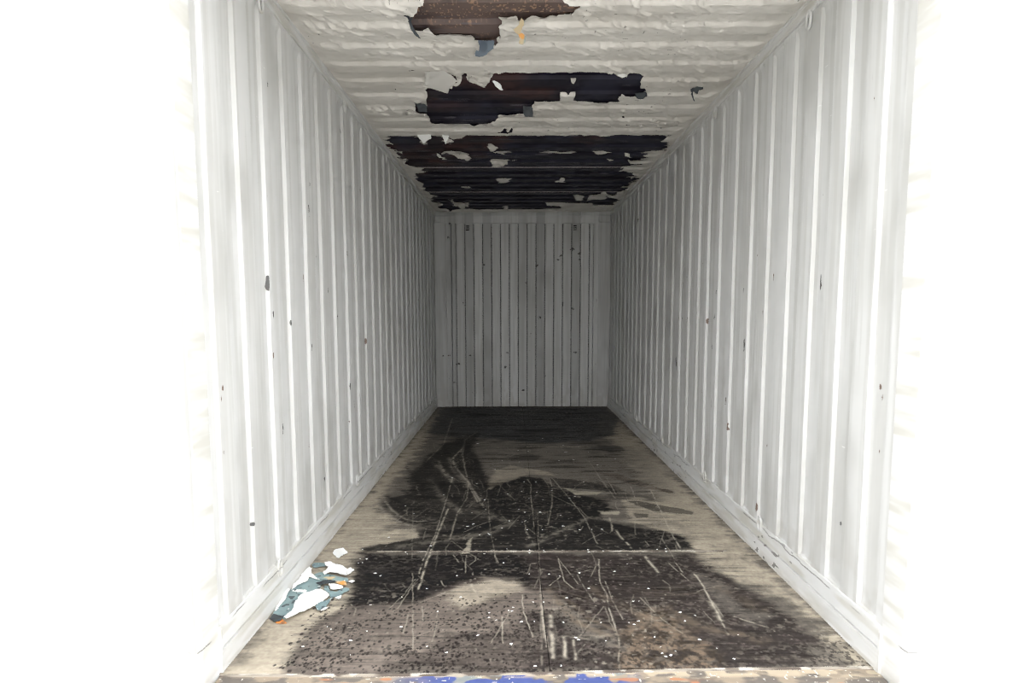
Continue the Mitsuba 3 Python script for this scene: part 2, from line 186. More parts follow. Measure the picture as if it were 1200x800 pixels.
FLAKES = [
    ('A',0.006,[(-1.143,0.355),(-1.155,0.411),(-1.156,0.571),(-1.158,0.612),(-1.133,0.665),(-1.116,0.703),(-1.097,0.765),(-1.082,0.783),(-1.057,0.771),(-1.024,0.751),(-0.97,0.725),(-0.924,0.708),(-0.909,0.659),(-0.941,0.664),(-0.976,0.681),(-1.004,0.686),(-1.03,0.659),(-1.026,0.617),(-1.037,0.591),(-1.075,0.522),(-1.071,0.447),(-1.07,0.385),(-1.079,0.351),(-1.114,0.349)]),
    ('B',0.016,[(-1.076,0.333),(-1.072,0.358),(-1.063,0.393),(-1.079,0.446),(-1.078,0.532),(-1.06,0.561),(-1.035,0.587),(-1.013,0.594),(-0.986,0.571),(-0.957,0.541),(-0.955,0.522),(-0.974,0.465),(-1.002,0.41),(-1.019,0.384),(-1.034,0.375),(-1.049,0.333),(-1.06,0.316)]),
    ('C',0.012,[(-1.152,0.409),(-1.157,0.454),(-1.159,0.53),(-1.162,0.575),(-1.15,0.575),(-1.141,0.52),(-1.143,0.454),(-1.145,0.405)]),
    ('D',0.014,[(-1.151,0.596),(-1.157,0.638),(-1.152,0.692),(-1.157,0.76),(-1.147,0.819),(-1.128,0.795),(-1.111,0.748),(-1.07,0.703),(-1.047,0.681),(-1.071,0.692),(-1.11,0.714),(-1.103,0.681),(-1.12,0.659),(-1.134,0.643),(-1.138,0.627)]),
    ('E',0.008,[(-1.145,0.844),(-1.145,0.875),(-1.115,0.881),(-1.083,0.869),(-1.07,0.844),(-1.098,0.832),(-1.126,0.82)]),
    ('F',0.016,[(-1.087,0.864),(-1.066,0.882),(-1.029,0.851),(-0.993,0.839),(-0.952,0.79),(-0.932,0.721),(-0.959,0.726),(-0.996,0.744),(-1.023,0.749),(-1.041,0.723),(-1.062,0.755),(-1.047,0.773),(-1.044,0.796)]),
    ('G',0.006,[(-1.092,1.017),(-1.092,1.052),(-1.05,1.066),(-1.024,1.017),(-1.004,0.997),(-1.027,0.95),(-1.037,0.93),(-1.056,0.957),(-1.079,0.983)]),
    ('H',0.008,[(-0.956,0.802),(-0.944,0.826),(-0.919,0.801),(-0.923,0.778),(-0.934,0.743),(-0.947,0.772)]),
    ('I',0.018,[(-1.048,0.683),(-1.03,0.705),(-0.984,0.705),(-0.946,0.683),(-0.912,0.65),(-0.905,0.627),(-0.93,0.629),(-0.967,0.65),(-0.991,0.663),(-1.024,0.672)]),
    ('J',0.018,[(-0.992,0.635),(-0.962,0.634),(-0.92,0.619),(-0.914,0.593),(-0.944,0.577),(-0.962,0.572),(-0.978,0.608)]),
    ('K',0.012,[(-0.984,0.431),(-0.972,0.458),(-0.95,0.505),(-0.928,0.525),(-0.939,0.501),(-0.94,0.472),(-0.937,0.435),(-0.951,0.409),(-0.964,0.4)]),
    ('L',0.01,[(-1.012,0.635),(-0.989,0.625),(-0.966,0.583),(-0.932,0.568),(-0.914,0.616),(-0.881,0.603),(-0.891,0.563),(-0.905,0.543),(-0.928,0.524),(-0.951,0.524),(-0.961,0.553),(-0.998,0.593)]),
    ('N',0.006,[(-0.93,0.531),(-0.907,0.551),(-0.9,0.526),(-0.91,0.512)]),
    ('O',0.006,[(-0.957,0.411),(-0.943,0.424),(-0.921,0.429),(-0.938,0.411),(-0.951,0.402)]),
    ('P',0.006,[(-0.91,0.67),(-0.897,0.686),(-0.879,0.675),(-0.889,0.659)]),
    ('R',0.005,[(-1.114,0.328),(-1.102,0.336),(-1.105,0.361),(-1.077,0.336),(-1.06,0.315),(-1.086,0.313),(-1.105,0.318)]),
    ('S',0.009,[(-1.145,0.346),(-1.148,0.388),(-1.109,0.371),(-1.089,0.354),(-1.092,0.329),(-1.116,0.323)]),
    ('T',0.022,[(-1.048,0.626),(-1.028,0.655),(-0.992,0.666),(-0.956,0.648),(-0.987,0.637),(-1.008,0.624),(-1.031,0.619)]),
]
CHIPS = [(-0.221,2.91),(-0.081,2.881),(0.168,3.826),(0.558,4.031),(0.353,3.501),(0.353,3.227),(0.398,2.95),(0.762,2.977),(0.009,3.262),(-0.085,3.296),(-0.401,2.252),(-0.049,2.294),(0.041,2.293),(0.402,2.291),(-0.325,1.877),(-0.169,2.007),(-0.071,2.065),(0.143,2.083),(-0.021,1.912),(0.044,2.044),(0.071,1.876),(0.258,1.911),(0.3,1.948),(-0.397,1.626),(-0.31,1.689),(-0.094,1.688),(-0.056,1.632),(0.042,1.632),(0.169,1.577),(-0.37,1.425),(-0.153,1.481),(-0.054,1.481),(-0.075,1.452),(-0.198,1.362),(-0.047,1.334),(0.041,1.334),(0.169,1.395),(0.259,1.333),(0.335,1.34),(-0.275,1.276),(-0.265,1.263),(-0.324,1.257),(-0.165,1.059),(-0.045,1.042),(-0.046,1.004),(0.033,1.042),(0.036,1.02),(0.271,1.047),(0.272,1.019),(-0.286,0.999),(0.351,1.03),(0.644,1.051),(0.691,1.056),(0.687,1.023),(0.395,1.339),(-0.763,1.611),(-0.403,1.39),(-0.706,1.022),(-0.692,0.995),(-0.844,1.758),(-0.943,1.056),(-0.925,0.937),(-0.89,0.937),(-0.9,0.891),(-0.053,0.759),(0.044,0.759),(0.194,0.772),(0.448,0.872),(0.095,0.74),(0.108,0.523),(-0.403,0.742),(-0.453,0.407),(-0.147,0.417),(-0.136,0.41),(-0.232,0.396),(-0.232,0.358),(-0.203,0.338),(-0.097,0.325),(-0.044,0.331),(0.073,0.318),(-0.132,0.442),(-0.755,0.465),(-0.774,0.743),(-0.806,0.77),(-0.934,0.15),(-0.738,0.095),(-0.886,0.288),(-0.864,0.269),(-0.763,0.19),(0.757,0.226),(0.633,0.37),(0.576,0.33),(0.578,0.398),(0.43,0.145),(0.425,0.104),(0.477,0.117),(0.433,0.083),(0.454,0.093),(0.68,0.069),(0.123,0.194),(0.115,0.212),(0.423,0.211),(-0.052,0.027),(0.041,0.029),(0.229,0.318),(0.363,0.304),(0.386,0.33),(0.344,0.317),(0.425,0.492),(0.402,0.492),(0.003,0.486),(-0.042,0.486),(-0.461,0.15),(-0.382,0.111),(-0.921,0.886),(-0.717,0.256),(-0.586,0.287),(-0.271,0.225),(-0.136,0.166),(0.228,0.183),(0.595,0.193),(0.641,0.136),(0.218,0.611),(0.368,0.786),(0.494,0.61),(-0.531,0.612),(-0.634,0.533),(-0.366,0.532),(-0.18,0.884),(-0.581,1.1),(-0.841,1.221),(0.266,2.922),(0.577,2.78),(-0.279,2.652),(-0.475,3.58),(-0.602,2.41),(-0.618,1.99),(0.564,3.226),(0.173,3.228)]
FLAPS = {
    'F1': (1.04,[(-0.301,2.618),(-0.221,2.617),(-0.219,2.598),(-0.225,2.581),(-0.259,2.553),(-0.297,2.541),(-0.315,2.545),(-0.316,2.563),(-0.306,2.576),(-0.296,2.565),(-0.293,2.59)]),
    'F2': (0.802,[(-0.639,2.631),(-0.601,2.619),(-0.593,2.601),(-0.584,2.629),(-0.579,2.618),(-0.592,2.592),(-0.585,2.574),(-0.57,2.551),(-0.551,2.522),(-0.579,2.54),(-0.598,2.567),(-0.603,2.601),(-0.624,2.619)]),
    'F3': (0.82,[(-0.09,2.616),(-0.076,2.603),(-0.08,2.581),(-0.091,2.561),(-0.092,2.554),(-0.069,2.54),(-0.07,2.517),(-0.079,2.503),(-0.098,2.508),(-0.099,2.542),(-0.127,2.565),(-0.104,2.581),(-0.097,2.594)]),
    'F4': (1.599,[(0.927,2.592),(0.987,2.619),(1.003,2.612),(1.0,2.596),(0.976,2.587),(0.972,2.569),(0.956,2.569),(0.95,2.584),(0.941,2.577),(0.948,2.546),(0.958,2.521),(0.945,2.534),(0.932,2.571)]),
    'F5': (1.714,[(0.618,2.613),(0.692,2.62),(0.697,2.595),(0.672,2.581),(0.64,2.579)]),
    'F6': (1.91,[(-0.061,2.607),(-0.001,2.599),(0.006,2.565),(0.003,2.541),(-0.05,2.542),(-0.061,2.565)]),
    'F7': (1.86,[(-0.756,2.619),(-0.679,2.597),(-0.678,2.555),(-0.731,2.559),(-0.74,2.589)]),
    'F8': (2.51,[(-0.855,2.622),(-0.745,2.622),(-0.742,2.582),(-0.777,2.571),(-0.798,2.546),(-0.831,2.581)]),
    'F9': (1.541,[(-0.247,2.62),(-0.222,2.618),(-0.2,2.599),(-0.185,2.565),(-0.202,2.57),(-0.227,2.587)]),
    'F10': (2.521,[(-0.662,2.614),(-0.609,2.607),(-0.618,2.584),(-0.636,2.546),(-0.653,2.584)]),
    'F11': (1.474,[(0.44,2.644),(0.476,2.649),(0.531,2.645),(0.526,2.619),(0.504,2.608),(0.483,2.616)]),
    'F12': (1.42,[(-0.622,2.618),(-0.526,2.618),(-0.469,2.595),(-0.442,2.567),(-0.481,2.549),(-0.495,2.509),(-0.599,2.535),(-0.625,2.549),(-0.62,2.586)]),
}
FLAPS["F12"] = (0, [(-0.615, 1.375), (-0.521, 1.376), (-0.47, 1.433), (-0.45, 1.505), (-0.495, 1.554), (-0.521, 1.664), (-0.623, 1.592), (-0.645, 1.553), (-0.625, 1.456)])


# ------------------------------------------------------------------ helpers
rng = np.random.default_rng(11)


def put(key, mesh, bsdf, smooth=False, **more):
    scene[key] = mikit.ply(mesh, bsdf, smooth=smooth, **more)
    return key


def structure(key):
    labels[key] = {'kind': 'structure'}


def tag(key, label, category, group=None):
    labels[key] = {'label': label, 'category': category}
    if group:
        labels[key]['group'] = group


def box(x0, x1, y0, y1, z0, z1):
    return trimesh.creation.box(bounds=[[min(x0, x1), min(y0, y1), min(z0, z1)], [max(x0, x1), max(y0, y1), max(z0, z1)]])


def prism(points, axis, a, b):
    """A polygon given in the two other axes, extruded along axis from a to b."""
    m = trimesh.creation.extrude_polygon(Polygon(points).buffer(0), b - a, engine='earcut')
    v = m.vertices.copy()
    w = np.empty_like(v)
    o = [i for i in range(3) if i != axis]
    w[:, o[0]], w[:, o[1]], w[:, axis] = v[:, 0], v[:, 1], v[:, 2] + a
    m = trimesh.Trimesh(w, m.faces, process=False)
    if m.volume < 0:
        m.invert()
    return m


def sheet_grid(P, Q):
    """A closed sheet between two grids of points (n, m, 3)."""
    n, m = P.shape[:2]
    i, j = np.meshgrid(np.arange(n - 1), np.arange(m - 1), indexing='ij')
    a = (i * m + j).ravel()
    q = np.stack([a, a + m, a + m + 1, a + 1], 1)
    N = n * m
    f = [q, q[:, ::-1] + N]
    def rim(ids):
        ids = np.asarray(ids)
        return np.stack([ids[:-1], ids[1:], ids[1:] + N, ids[:-1] + N], 1)
    g = np.arange(N).reshape(n, m)
    f += [rim(g[0, :]), rim(g[:, -1]), rim(g[-1, ::-1]), rim(g[::-1, 0])]
    f = np.vstack(f)
    mesh = trimesh.Trimesh(np.vstack([P.reshape(-1, 3), Q.reshape(-1, 3)]), np.vstack([f[:, [0, 1, 2]], f[:, [0, 2, 3]]]), process=False)
    if mesh.volume < 0:
        mesh.invert()
    return mesh


def sdist(p, poly):
    """Signed distance of points (n, 2) to a polygon, positive inside."""
    poly = np.asarray(poly, float)
    d2, inside = np.full(len(p), 1e9), np.zeros(len(p), bool)
    for a, b in zip(poly, np.roll(poly, -1, 0)):
        e = b - a
        w = p - a
        t = np.clip((w @ e) / max(e @ e, 1e-12), 0, 1)
        d2 = np.minimum(d2, ((w - t[:, None] * e) ** 2).sum(1))
        c = (a[1] > p[:, 1]) != (b[1] > p[:, 1])
        if c.any():
            xs = a[0] + (p[:, 1] - a[1]) * e[0] / (e[1] if abs(e[1]) > 1e-12 else 1e-12)
            inside ^= c & (p[:, 0] < xs)
    return np.where(inside, 1, -1) * np.sqrt(d2)


def pdist(p, line):
    d2 = np.full(len(p), 1e9)
    line = np.asarray(line, float)
    for a, b in zip(line[:-1], line[1:]):
        e = b - a
        w = p - a
        t = np.clip((w @ e) / max(e @ e, 1e-12), 0, 1)
        d2 = np.minimum(d2, ((w - t[:, None] * e) ** 2).sum(1))
    return np.sqrt(d2)


def n2(p, sx, sy=None, seed=0, octaves=1):
    q = np.stack([p[:, 0] * sx, p[:, 1] * (sy or sx), np.full(len(p), 0.37 + seed)], 1)
    return meshkit.fbm(q, octaves, seed) if octaves > 1 else meshkit.noise(q, seed)


def sstep(a, b, x):
    t = np.clip((x - a) / (b - a), 0, 1)
    return t * t * (3 - 2 * t)


# ------------------------------------------------------------------ materials
N, F, S, MX = mikit.noise, mikit.fbm, mikit.smoothstep, mikit.mix


def material(key, color, roughness=0.6, specular=0.35, **more):
    scene[key] = {'type': 'twosided', 'bsdf': {'type': 'principled', 'base_color': color if isinstance(color, dict) else {'type': 'rgb', 'value': list(color)},
                                               'roughness': roughness, 'specular': specular, **more}}


WHITE = (0.535, 0.54, 0.53)


def wall_color(marks, along):
    """White paint over steel: faint vertical streaks, grime, scratches, and chips down to dark metal or rust at the marks (along, z, size)."""
    wide, tall = (0.17, 0.55) if along == 'y' else (0.42, 0.30)

    def fn(p, n, uv):
        a = p.y if along == 'y' else p.x
        z = p.z
        streak = F(a * 34.0, z * 1.3, 2.0, 3)
        cloud = F(a * 3.1, z * 1.7, 5.0, 3)
        c = MX(WHITE, (0.43, 0.43, 0.41), S(0.40, 0.72, streak) * 0.55)
        c = MX(c, (0.365, 0.365, 0.345), S(0.50, 0.78, cloud) * 0.5)
        low = S(0.55, 0.0, z)
        c = MX(c, (0.38, 0.37, 0.34), low * S(0.42, 0.65, F(a * 14.0, z * 9.0, 1.0, 3)) * 0.5)
        chip = N(a * 60.0, z * 26.0, 3.0) * N(a * 9.0, z * 5.0, 8.0)
        m = S(0.85, 0.90, chip)
        jit = N(a * 90.0, z * 55.0, 1.0)
        for (ma, mz, s) in marks:
            d = dr.sqrt(dr.square((a - ma) / (wide * s)) + dr.square((z - mz) / (tall * s)))
            m = dr.maximum(m, S(1.0, 0.8, d + 1.1 * (jit - 0.35)))
        rust = S(0.55, 0.7, N(a * 4.0, z * 3.0, 12.0))
        c = MX(c, MX((0.05, 0.05, 0.05), (0.12, 0.075, 0.055), rust), m * 0.9)
        line = S(0.975, 0.99, N(a * 11.0 + z * 2.0, z * 60.0, 6.0) * S(0.5, 0.6, N(a * 3.0, z * 2.0, 21.0)))
        c = MX(c, (0.72, 0.72, 0.70), line * 0.7)
        if along == 'x':
            c = c * (0.80 + 0.40 * mikit.cell_rand((p.x + 0.894) / 0.1196 + 50.0, 3.0))
        return c
    return mikit.proc(fn)


material('paint_left', wall_color(MARKS_LEFT, 'y'), 0.6, 0.10)
material('paint_right', wall_color(MARKS_RIGHT, 'y'), 0.6, 0.10)
material('paint_back', wall_color(MARKS_BACK, 'x'), 0.5, 0.4)


def rail_color(p, n, uv):
    c = MX(WHITE, (0.46, 0.455, 0.42), S(0.42, 0.75, F(p.y * 5.0, p.z * 30.0, p.x, 3)))
    dirt = S(0.06, 0.0, p.z) * S(0.3, 0.6, F(p.y * 10.0, p.z * 40.0, 3.0, 2))
    c = MX(c, (0.36, 0.33, 0.28), dirt * 0.4)
    scrape = S(0.80, 0.86, N(p.y * 26.0, p.z * 65.0, 4.0) * S(0.35, 0.6, N(p.y * 2.5, 1.0, p.x)))
    crack = S(0.0035, 0.0012, dr.abs(p.z - 0.146 - 0.030 * (F(p.y * 9.0, 2.0, p.x, 3) - 0.5))) * S(0.40, 0.52, N(p.y * 7.0, 3.0, p.x))
    return MX(c, (0.10, 0.095, 0.09), dr.maximum(scrape * S(0.3, 0.05, p.z), crack) * 0.75)


material('paint_rail', mikit.proc(rail_color), 0.5, 0.4)


def ceiling_color(p, n, uv):
    c = MX((0.62, 0.60, 0.555), (0.49, 0.465, 0.42), S(0.42, 0.74, F(p.x * 2.2, p.y * 5.0, 1.0, 4)) * 0.6)
    c = MX(c, (0.51, 0.49, 0.44), S(0.55, 0.8, N(p.x * 40.0, p.y * 50.0, 3.0)) * 0.25)
    speck = S(0.93, 0.95, N(p.x * 60.0, p.y * 60.0, 2.0) * S(0.45, 0.6, N(p.x * 3.0, p.y * 3.0, 9.0)))
    return MX(c, (0.10, 0.09, 0.08), speck * 0.7)


material('paint_ceiling_flat', mikit.proc(ceiling_color), 0.5, 0.4)


def ripples(p, n, uv):
    a, b = p.x * 0.75 + p.y * 0.66, p.y * 0.75 - p.x * 0.66
    w = F(p.x * 6.0, p.y * 6.0, 3.0, 2)
    return F(a * 26.0 + 3.0 * w, b * 95.0 + 2.0 * w, 1.0, 3) * (0.35 + 1.3 * S(0.35, 0.7, w)) + 0.5 * F(p.x * 20.0, p.y * 60.0, 5.0, 2)


scene['paint_ceiling'] = {'type': 'twosided', 'bsdf': {'type': 'bumpmap', 'texture': mikit.proc(ripples, 0.002), 'scale': 0.013, 'bsdf': scene.pop('paint_ceiling_flat')['bsdf']}}


def roof_steel(p, n, uv):
    mott = F(p.x * 5.0, p.y * 9.0, 2.0, 4)
    navy = MX((0.020, 0.020, 0.034), (0.010, 0.0085, 0.016), S(0.35, 0.65, mott))
    maroon = MX((0.042, 0.021, 0.021), (0.019, 0.014, 0.018), S(0.35, 0.6, mott))
    rust = MX((0.125, 0.090, 0.080), (0.075, 0.055, 0.052), S(0.35, 0.65, mott))
    speck = S(0.66, 0.84, N(p.x * 120.0, p.y * 80.0, 4.0)) * S(0.36, 0.62, F(p.x * 5.0, p.y * 8.0, 6.0, 2))
    rust = MX(rust, (0.33, 0.205, 0.13), speck * 0.75)
    c = MX(rust, maroon, S(1.0, 1.3, p.y + 0.25 * (mott - 0.5)))
    c = MX(c, navy, S(0.36, 0.52, F(p.x * 1.6 + 0.35 * p.x, p.y * 2.2, 9.0, 3) + 0.25 * p.x + 0.10 * (p.y - 1.7)) * S(1.1, 1.4, p.y))
    scratch = S(0.74, 0.80, N(p.x * 9.0, p.y * 140.0, 3.0) * S(0.4, 0.6, N(p.x * 2.0, p.y * 9.0, 5.0)))
    return MX(c, (0.09, 0.085, 0.10), scratch * 0.55)


material('roof_steel', mikit.proc(roof_steel), 0.45, 0.22)
material('floor_film', {'type': 'mesh_attribute', 'name': 'vertex_color'}, 0.6, 0.14)


def strip_color(p, n, uv):
    a = F(p.x * 9.0, p.y * 60.0, 1.0, 3)
    c = MX((0.24, 0.215, 0.18), (0.09, 0.075, 0.063), S(0.40, 0.62, a))
    return MX(c, (0.42, 0.395, 0.35), S(0.62, 0.78, N(p.x * 23.0, p.y * 70.0, 2.0)) * 0.7)


material('seam_dust', mikit.proc(strip_color), 0.8, 0.2)


def sill_color(p, n, uv):
    c = MX((0.20, 0.165, 0.125), (0.10, 0.088, 0.077), S(0.38, 0.60, F(p.x * 16.0, p.y * 30.0, 7.0, 3)))
    side = S(-0.62, -0.35, p.x) * S(0.34, 0.22, p.x)
    big = F(p.x * 8.0, p.y * 14.0, 3.0, 3) + 0.22 * S(0.02, 0.10, p.x)
    c = MX(c, (0.15, 0.17, 0.172), S(0.52, 0.60, F(p.x * 11.0, p.y * 20.0, 5.0, 2)) * side * 0.8)
    c = MX(c, (0.045, 0.062, 0.17), S(0.47, 0.54, big) * side)
    c = MX(c, (0.27, 0.12, 0.06), S(0.80, 0.86, N(p.x * 14.0, p.y * 26.0, 9.0)) * 0.8)
    worn = S(0.038, 0.014, -p.y) * S(0.35, 0.6, N(p.x * 28.0, p.y * 60.0, 4.0))
    c = MX(c, (0.30, 0.255, 0.19), worn * 0.9)
    return MX(c, (0.42, 0.40, 0.36), S(0.86, 0.92, N(p.x * 90.0, p.y * 110.0, 2.0)) * 0.8)


material('sill_paint', mikit.proc(sill_color), 0.6, 0.35)


def yard_color(p, n, uv):
    return MX((0.36, 0.355, 0.34), (0.29, 0.285, 0.275), S(0.35, 0.65, F(p.x * 1.3, p.y * 1.3, 0.0, 4)))


material('yard_concrete', mikit.proc(yard_color), 0.9, 0.2)
material('flake_cream', (0.64, 0.625, 0.585), 0.55, 0.3)
material('flake_white', (0.72, 0.73, 0.715), 0.45, 0.3)


def teal_color(p, n, uv):
    c = MX((0.20, 0.275, 0.28), (0.14, 0.20, 0.212), S(0.35, 0.68, F(p.x * 14.0, p.y * 14.0, p.z * 14.0, 3)))
    c = MX(c, (0.70, 0.72, 0.70), S(0.76, 0.80, F(p.x * 30.0, p.y * 22.0, 3.0, 2)))
    return MX(c, (0.07, 0.09, 0.10), S(0.82, 0.86, N(p.x * 60.0, p.y * 60.0, 8.0)))


material('flake_teal', mikit.proc(teal_color), 0.5, 0.35)


def tan_color(p, n, uv):
    c = MX((0.46, 0.38, 0.24), (0.55, 0.27, 0.08), S(0.50, 0.62, F(p.x * 24.0, p.y * 24.0, p.z * 24.0, 3)))
    return MX(c, (0.22, 0.30, 0.30), S(0.60, 0.68, N(p.x * 34.0, p.y * 34.0, 5.0)))


material('flake_tan', mikit.proc(tan_color), 0.6, 0.3)
material('flake_rust', mikit.proc(lambda p, n, uv: MX((0.52, 0.19, 0.05), (0.24, 0.12, 0.06), S(0.45, 0.7, N(p.x * 50.0, p.y * 50.0, p.z * 50.0)))), 0.8, 0.2)
material('flake_slate', mikit.proc(lambda p, n, uv: MX((0.040, 0.048, 0.052), (0.022, 0.026, 0.032), S(0.4, 0.7, N(p.x * 30.0, p.y * 30.0, p.z * 30.0)))), 0.5, 0.35)
material('flake_blue', mikit.proc(lambda p, n, uv: MX((0.115, 0.145, 0.175), (0.065, 0.085, 0.11), S(0.35, 0.7, N(p.x * 22.0, p.y * 22.0, p.z * 22.0)))), 0.5, 0.35)
material('fold_shade_grey', (0.22, 0.22, 0.215), 0.8, 0.1)  # grey that stands in for the shade in the far wall folds
material('seam_metal', (0.30, 0.27, 0.27), 0.6, 0.2)
material('vent_dark', (0.015, 0.015, 0.015), 0.8, 0.1)

# ------------------------------------------------------------------ the yard outside
structure('ground')
put('ground', box(-600, 600, -600, 600, -0.30, -0.17), 'yard_concrete')

# ------------------------------------------------------------------ the two side walls, one part for each corrugation of the pressed sheet
RIB_LEFT = [-0.15, 0.082, 0.315, 0.548, 0.775, 1.018, 1.249, 1.475, 1.719, 1.94, 2.165, 2.395, 2.62, 2.845, 3.065, 3.295, 3.53, 3.765, 4.0, 4.21, 4.43, 4.66, 4.90, 5.19, 5.43, 5.68]
RIB_RIGHT = [-0.06, 0.16, 0.385, 0.61, 0.83, 1.056, 1.27, 1.51, 1.745, 1.96, 2.15, 2.36, 2.575, 2.81, 3.06, 3.285, 3.48, 3.71, 3.95, 4.165, 4.38, 4.575, 4.79, 5.04, 5.28, 5.50, 5.72]
X_IN, DEPTH, RUN = 1.176, 0.0155, 0.010
LEVELS = np.concatenate([[0.150, 0.166, 0.172, 0.190], np.linspace(0.24, 2.46, 26), [2.52, 2.545, 2.556, 2.60]])


def side_corrugation(side, ya, yb):
    """From one slope that faces the opening to the next: slope, near flat, slope back, far flat."""
    mid = 0.5 * (ya + yb)
    prof = [(ya - RUN / 2, 1), (ya - RUN / 2 + 0.0025, 0.84), (ya + RUN / 2 - 0.0025, 0.16), (ya + RUN / 2, 0), (mid - RUN / 2, 0), (mid - RUN / 2 + 0.0025, 0.16), (mid + RUN / 2 - 0.0025, 0.84), (mid + RUN / 2, 1), (yb - RUN / 2, 1)]
    prof = np.array([q for q in prof])
    z = LEVELS
    env = sstep(0.160, 0.178, z) * sstep(2.563, 2.530, z)
    P = np.zeros((len(prof), len(z), 3))
    y = prof[:, 0][:, None] + np.zeros(len(z))
    seed = 3 if side < 0 else 5
    for k, (first, last) in enumerate(((0, 4), (4, 9))):
        base = np.array([ya, mid][k])
        nz = np.stack([np.full(len(z), base * 3.1), z * 1.6, np.full(len(z), 0.5)], 1)
        y[first:last] += (meshkit.fbm(nz, 3, seed) - 0.5) * 0.010
    nz = np.stack([np.full(len(z), yb * 3.1), z * 1.6, np.full(len(z), 0.5)], 1)
    y[8] = yb - RUN / 2 + (meshkit.fbm(nz, 3, seed) - 0.5) * 0.010
    y[:, [0, 1, -2, -1]] = prof[:, 0][:, None]
    grid = np.stack([y, np.broadcast_to(z, y.shape), np.full(y.shape, 2.0)], -1)
    dent = (meshkit.fbm(grid * 1.6, 2, seed + 20) - 0.5) * 0.004
    P[..., 1], P[..., 2] = y, z
    P[..., 0] = side * (X_IN + DEPTH * prof[:, 1][:, None] * env + dent * sstep(0.16, 0.3, z) * sstep(2.56, 2.4, z))
    Q = P.copy()
    Q[..., 0] += side * 0.0025
    return sheet_grid(P, Q)


for name, side, ribs in (('left', -1, RIB_LEFT), ('right', 1, RIB_RIGHT)):
    w = f'wall_{name}'
    structure(w)
    k = 0
    for ya, yb in zip(ribs, ribs[1:] + [5.90]):
        key = f'{w}__corrugation_strip' + (f'_{k:03d}' if k else '')
        put(key, side_corrugation(side, ya, yb), f'paint_{name}', smooth=25)
        k += 1
    put(f'{w}__added_outer_skin', box(side * 1.215, side * 1.219, -0.05, 5.95, -0.10, 2.72), 'paint_rail')  # added outside the wall sheet, out of view, to stop daylight leaking in

# lashing rings, welded to the rails at intervals


def ring(cx, cy, cz, side, h=0.075, wd=0.038, r=0.0055):
    t = np.linspace(0, 2 * np.pi, 25)[:-1]
    c = np.stack([np.full(24, cx), cy + wd / 2 * np.cos(t), cz + h / 2 * np.sign(np.sin(t)) * np.abs(np.sin(t)) ** 0.8], 1)
    s = np.linspace(0, 2 * np.pi, 9)[:-1]
    v, m = [], len(s)
    for i in range(24):
        tg = c[(i + 1) % 24] - c[i - 1]
        tg /= np.linalg.norm(tg)
        u = np.array([1.0, 0, 0])
        w = np.cross(tg, u)
        v.append(c[i] + r * (np.cos(s)[:, None] * u + np.sin(s)[:, None] * w))
    f = [[i * m + j, ((i + 1) % 24) * m + j, ((i + 1) % 24) * m + (j + 1) % m, i * m + (j + 1) % m] for i in range(24) for j in range(m)]
    f = np.array(f)
    mesh = trimesh.Trimesh(np.vstack(v), np.vstack([f[:, [0, 1, 2]], f[:, [0, 2, 3]]]), process=False)
    if mesh.volume < 0:
        mesh.invert()
    return mesh


RINGS = {'left': [(0.52, 0.145), (1.79, 0.165), (2.87, 0.165), (4.05, 0.165), (5.2, 0.165), (0.55, 2.565), (1.73, 2.565), (2.9, 2.565), (4.05, 2.565)],
         'right': [(1.0, 0.165), (1.86, 0.165), (2.96, 0.165), (4.0, 0.165), (5.2, 0.165), (0.7, 2.565), (1.86, 2.565), (2.97, 2.565), (4.1, 2.565)]}
for name, side in (('left', -1), ('right', 1)):
    for k, (y, z) in enumerate(RINGS[name]):
        cx = side * 1.1665
        key = f'wall_{name}__lashing_ring' + (f'_{k:03d}' if k else '')
        put(key, trimesh.util.concatenate([ring(cx, y, z - (0.02 if z > 1 else 0), side), box(side * 1.166, side * 1.178, y - 0.012, y + 0.012, z - 0.004, z + 0.022)]), 'paint_rail', smooth=40)

# ------------------------------------------------------------------ rails along floor and ceiling
for name, side in (('left', -1), ('right', 1)):
    key = f'baseboard_{name}'
    structure(key)
    prof = [(1.160, -0.02), (1.160, 0.004), (1.1625, 0.077), (1.1735, 0.0795), (1.1735, 0.0835), (1.1640, 0.086), (1.1700, 0.155), (1.1735, 0.162), (1.20, 0.163), (1.20, -0.02)]
    n = 120
    ys = np.linspace(0.0, 5.86, n)
    P = np.zeros((n, len(prof) + 1, 3))
    wob = (meshkit.fbm(np.stack([ys * 2.0, np.full(n, side * 3.0), np.zeros(n)], 1), 3, 4) - 0.5) * 0.006
    for j, (x, z) in enumerate(prof + prof[:1]):
        P[:, j] = np.stack([side * (x + wob * (x < 1.19)), ys, np.full(n, z)], 1)
    i, j = np.meshgrid(np.arange(n - 1), np.arange(len(prof)), indexing='ij')
    a = (i * (len(prof) + 1) + j).ravel()
    q = np.stack([a, a + 1, a + len(prof) + 2, a + len(prof) + 1], 1)
    if side < 0:
        q = q[:, ::-1]
    rail = trimesh.Trimesh(P.reshape(-1, 3), np.vstack([q[:, [0, 1, 2]], q[:, [0, 2, 3]]]), process=False)
    put(key, trimesh.util.concatenate([rail, box(side * 1.1605, side * 1.20, -0.006, 0.004, -0.02, 0.1615)]), 'paint_rail', smooth=25)
for k, side in ((1, -1), (2, 1)):
    key = f'trim_{k}'
    structure(key)
    put(key, prism([(side * x, z) for x, z in ((1.168, 2.572), (1.165, 2.578), (1.165, 2.612), (1.158, 2.616), (1.156, 2.621), (1.160, 2.634), (1.20, 2.66), (1.212, 2.66), (1.212, 2.572))], 1, 0.0, 5.86), 'paint_rail')

# ------------------------------------------------------------------ the far wall
structure('wall_back')
EDGES = [-0.957, -0.894] + [round(-0.774 + 0.1196 * k, 4) for k in range(14)] + [0.900, 0.958]


